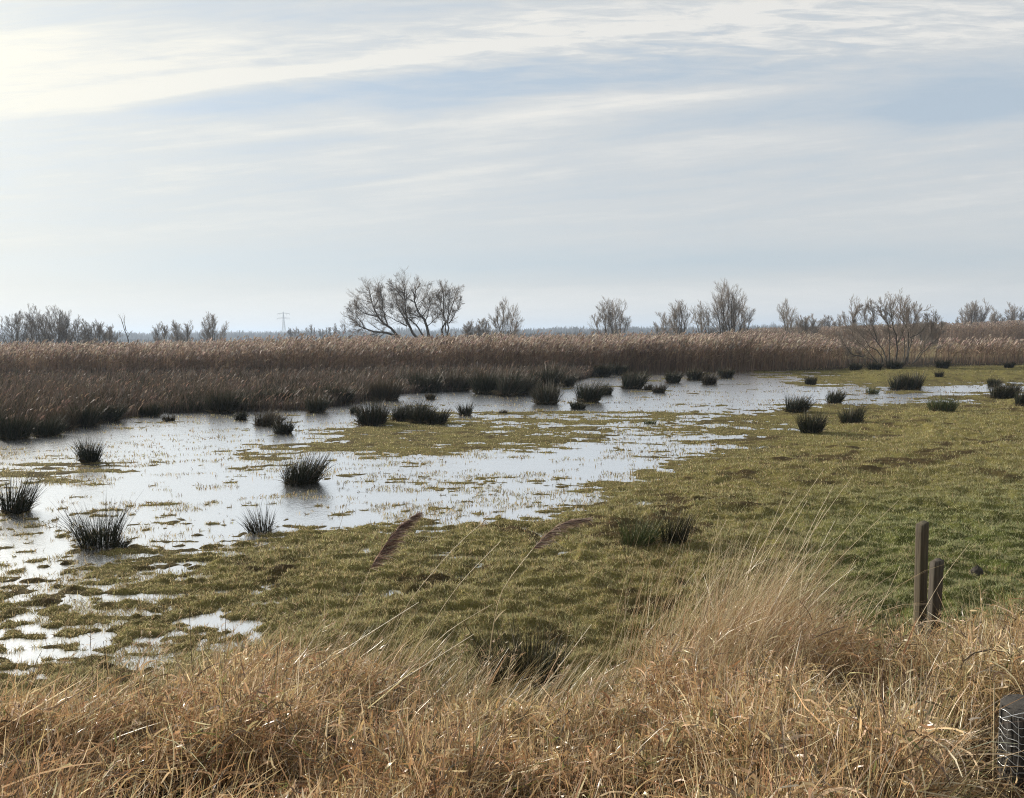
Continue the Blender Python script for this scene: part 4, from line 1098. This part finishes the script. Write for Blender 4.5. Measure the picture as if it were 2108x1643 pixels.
stalk([(720, 1330), (862, 1240)], 3.6, .0036, 'thick pale straw leaning low to the right in front of the dark plume', PALE)
stalk([(884, 1293), (945, 1200), (1032, 1113)], 3.7, .0026, 'pale straw rising right of centre between the two dark plumes', STRAW)
stalk([(839, 1392), (975, 1306)], 3.4, .0030, 'pale straw bent low under the arching plume', PALE)
stalk([(843, 1380), (918, 1300), (1013, 1244)], 3.5, .0028, 'long bent straw sweeping right below the arching plume', STRAW)
stalk([(1131, 1399), (1180, 1335), (1218, 1285)], 3.5, .0028, 'pale straw standing over the dark tussock at bottom centre', PALE)
stalk([(640, 1290), (700, 1080), (715, 1035)], 3.8, .0018, 'very thin dark stem left of the dark feathery plume reaching up into the bright water', TAN, leaves=0)
gd = 'dark upright dead stalks in the dry grass at left'
for ln in ([(458, 1496), (462, 1380), (465, 1259)], [(192, 1400), (186, 1330), (185, 1268)], [(396, 1382), (392, 1310), (389, 1240)], [(230, 1440), (220, 1380), (213, 1320)],
           [(560, 1420), (575, 1330), (598, 1260)], [(782, 1550), (776, 1480), (771, 1430)], [(968, 1460), (963, 1400), (960, 1354)], [(330, 1560), (322, 1480), (318, 1420)], [(1415, 1600), (1420, 1520), (1425, 1450)], [(820, 1500), (812, 1450), (806, 1400)]):
    stalk(ln, 3.25, .0022, 'dark thin upright dead stalk in the dry grass', BRN, gd, leaves=1)
stalk([(66, 1400), (72, 1365), (86, 1340)], 3.5, .0026, 'short dark hooked stalk against the wet grass at far left', BRN, leaves=0)
stalk([(450, 1605), (470, 1545), (522, 1496)], 2.9, .003, 'dark curved stalk bending right in the dry grass at lower left', BRN, leaves=0)
gs = 'tall pale stems leaning right out of the dry grass tussock'
for a_, b_ in [((1450, 1170), (1496, 1070)), ((1535, 1185), (1641, 1010)), ((1570, 1160), (1697, 965)), ((1645, 1140), (1754, 982)), ((1640, 1150), (1716, 1000)), ((1655, 1140), (1702, 1040)),
               ((1690, 1160), (1786, 1035)), ((1700, 1180), (1850, 1030)), ((1560, 1170), (1612, 1025)), ((1600, 1150), (1662, 1030)), ((1720, 1240), (1762, 1152)), ((1505, 1190), (1560, 1075)), ((1610, 1190), (1740, 1095)), ((1470, 1200), (1480, 1060))]:
    md = ((a_[0] + b_[0]) / 2 - 5, (a_[1] + b_[1]) / 2 + 2)
    stalk([a_, md, b_], 4.55, .0026, 'tall thin pale stem leaning right out of the dry grass tussock', STRAW, gs, leaves=0)
stalk([(1790, 1300), (1853, 1165)], 4.3, .0026, 'pale straw leaning towards the taller post', STRAW)
stalk([(1900, 1260), (1940, 1190), (1995, 1120)], 4.2, .0022, 'thin pale straw crossing in front of the shorter post', STRAW)
stalk([(2045, 1640), (2046, 1500), (2047, 1405)], 2.75, .0045, 'thick pale upright stalk close to the left of the netted post', STRAW, leaves=2)
# drooping dead seed head
def seed_head():
    A_ = px_line([(678, 1513), (712, 1550), (745, 1580), (772, 1606)], 2.85); ax = resample(A_, 12)
    e = empty('drooping_reed', ax[-1]); tag(e, 'thick dark drooping reed head bent down in the dry grass at bottom left of centre', 'reed')
    tb = Tubes(); tb.add(ax[None], (np.array([.1, .45, .7, .9, 1, 1, .95, .9, .8, .65, .5, .35]) * .0135)[None], 8); tb.build('head', M_MUD2, e, origin=ax[-1])
    rb = Rib(); n = 500; i = rng.integers(0, 11, n); b0 = ax[i] + rng.normal(0, .006, (n, 3)); T = ax[i] - ax[i + 1]
    d0 = T / np.linalg.norm(T, axis=1, keepdims=True) + rng.normal(0, .45, (n, 3))
    PP = b0[:, None] + d0[:, None] * np.linspace(0, .03, 3)[None, :, None]
    rb.add(PP, np.full((n, 1), .002) * np.array([1, .8, .2]), pal([(0.10, 0.07, 0.05), (0.16, 0.12, 0.09), (0.06, 0.045, 0.035)], n)); rb.build('fluff', M_PLUME, e, origin=ax[-1])
    tb = Tubes(); f = ax[-1].copy(); f2 = f + np.array([.10, .02, -.22]); tb.add(resample([ax[-1], (f + f2) / 2, f2], 6)[None], np.full((1, 6), .003), 6); tb.build('stem', new_stem_mat(BRN), e, origin=ax[-1])
M_MUD2 = plain('dark_seed_head', (0.07, 0.05, 0.036), 0.9)
seed_head()
# dark tussock at the bottom centre, half hidden by straw
rush(1075, 1420, 190, 120, 'dark shaded rush tussock half hidden by dead straw at bottom centre', None, 1.0, 0, .6)

# ------------------------------------------------------------------ haze
def haze():
    me = bpy.data.meshes.new('haze'); x, zt = 5600.0, 48.0
    v = [(a, b, c) for c in (-1.6, zt) for a, b in ((-x, -x), (x, -x), (x, x), (-x, x))]
    me.from_pydata(v, [], [(0, 3, 2, 1), (4, 5, 6, 7), (0, 1, 5, 4), (1, 2, 6, 5), (2, 3, 7, 6), (3, 0, 4, 7)]); me.update()
    m, nt, out = new_mat('haze_air'); pv = nt.nodes.new('ShaderNodeVolumePrincipled')
    pv.inputs['Color'].default_value = (.66, .80, 1.0, 1); pv.inputs['Density'].default_value = .00048; pv.inputs['Anisotropy'].default_value = .2
    nt.links.new(pv.outputs[0], out.inputs['Volume']); me.materials.append(m)
    o = bpy.data.objects.new('haze', me); COL.objects.link(o); tag(o, kind='stuff')
haze()
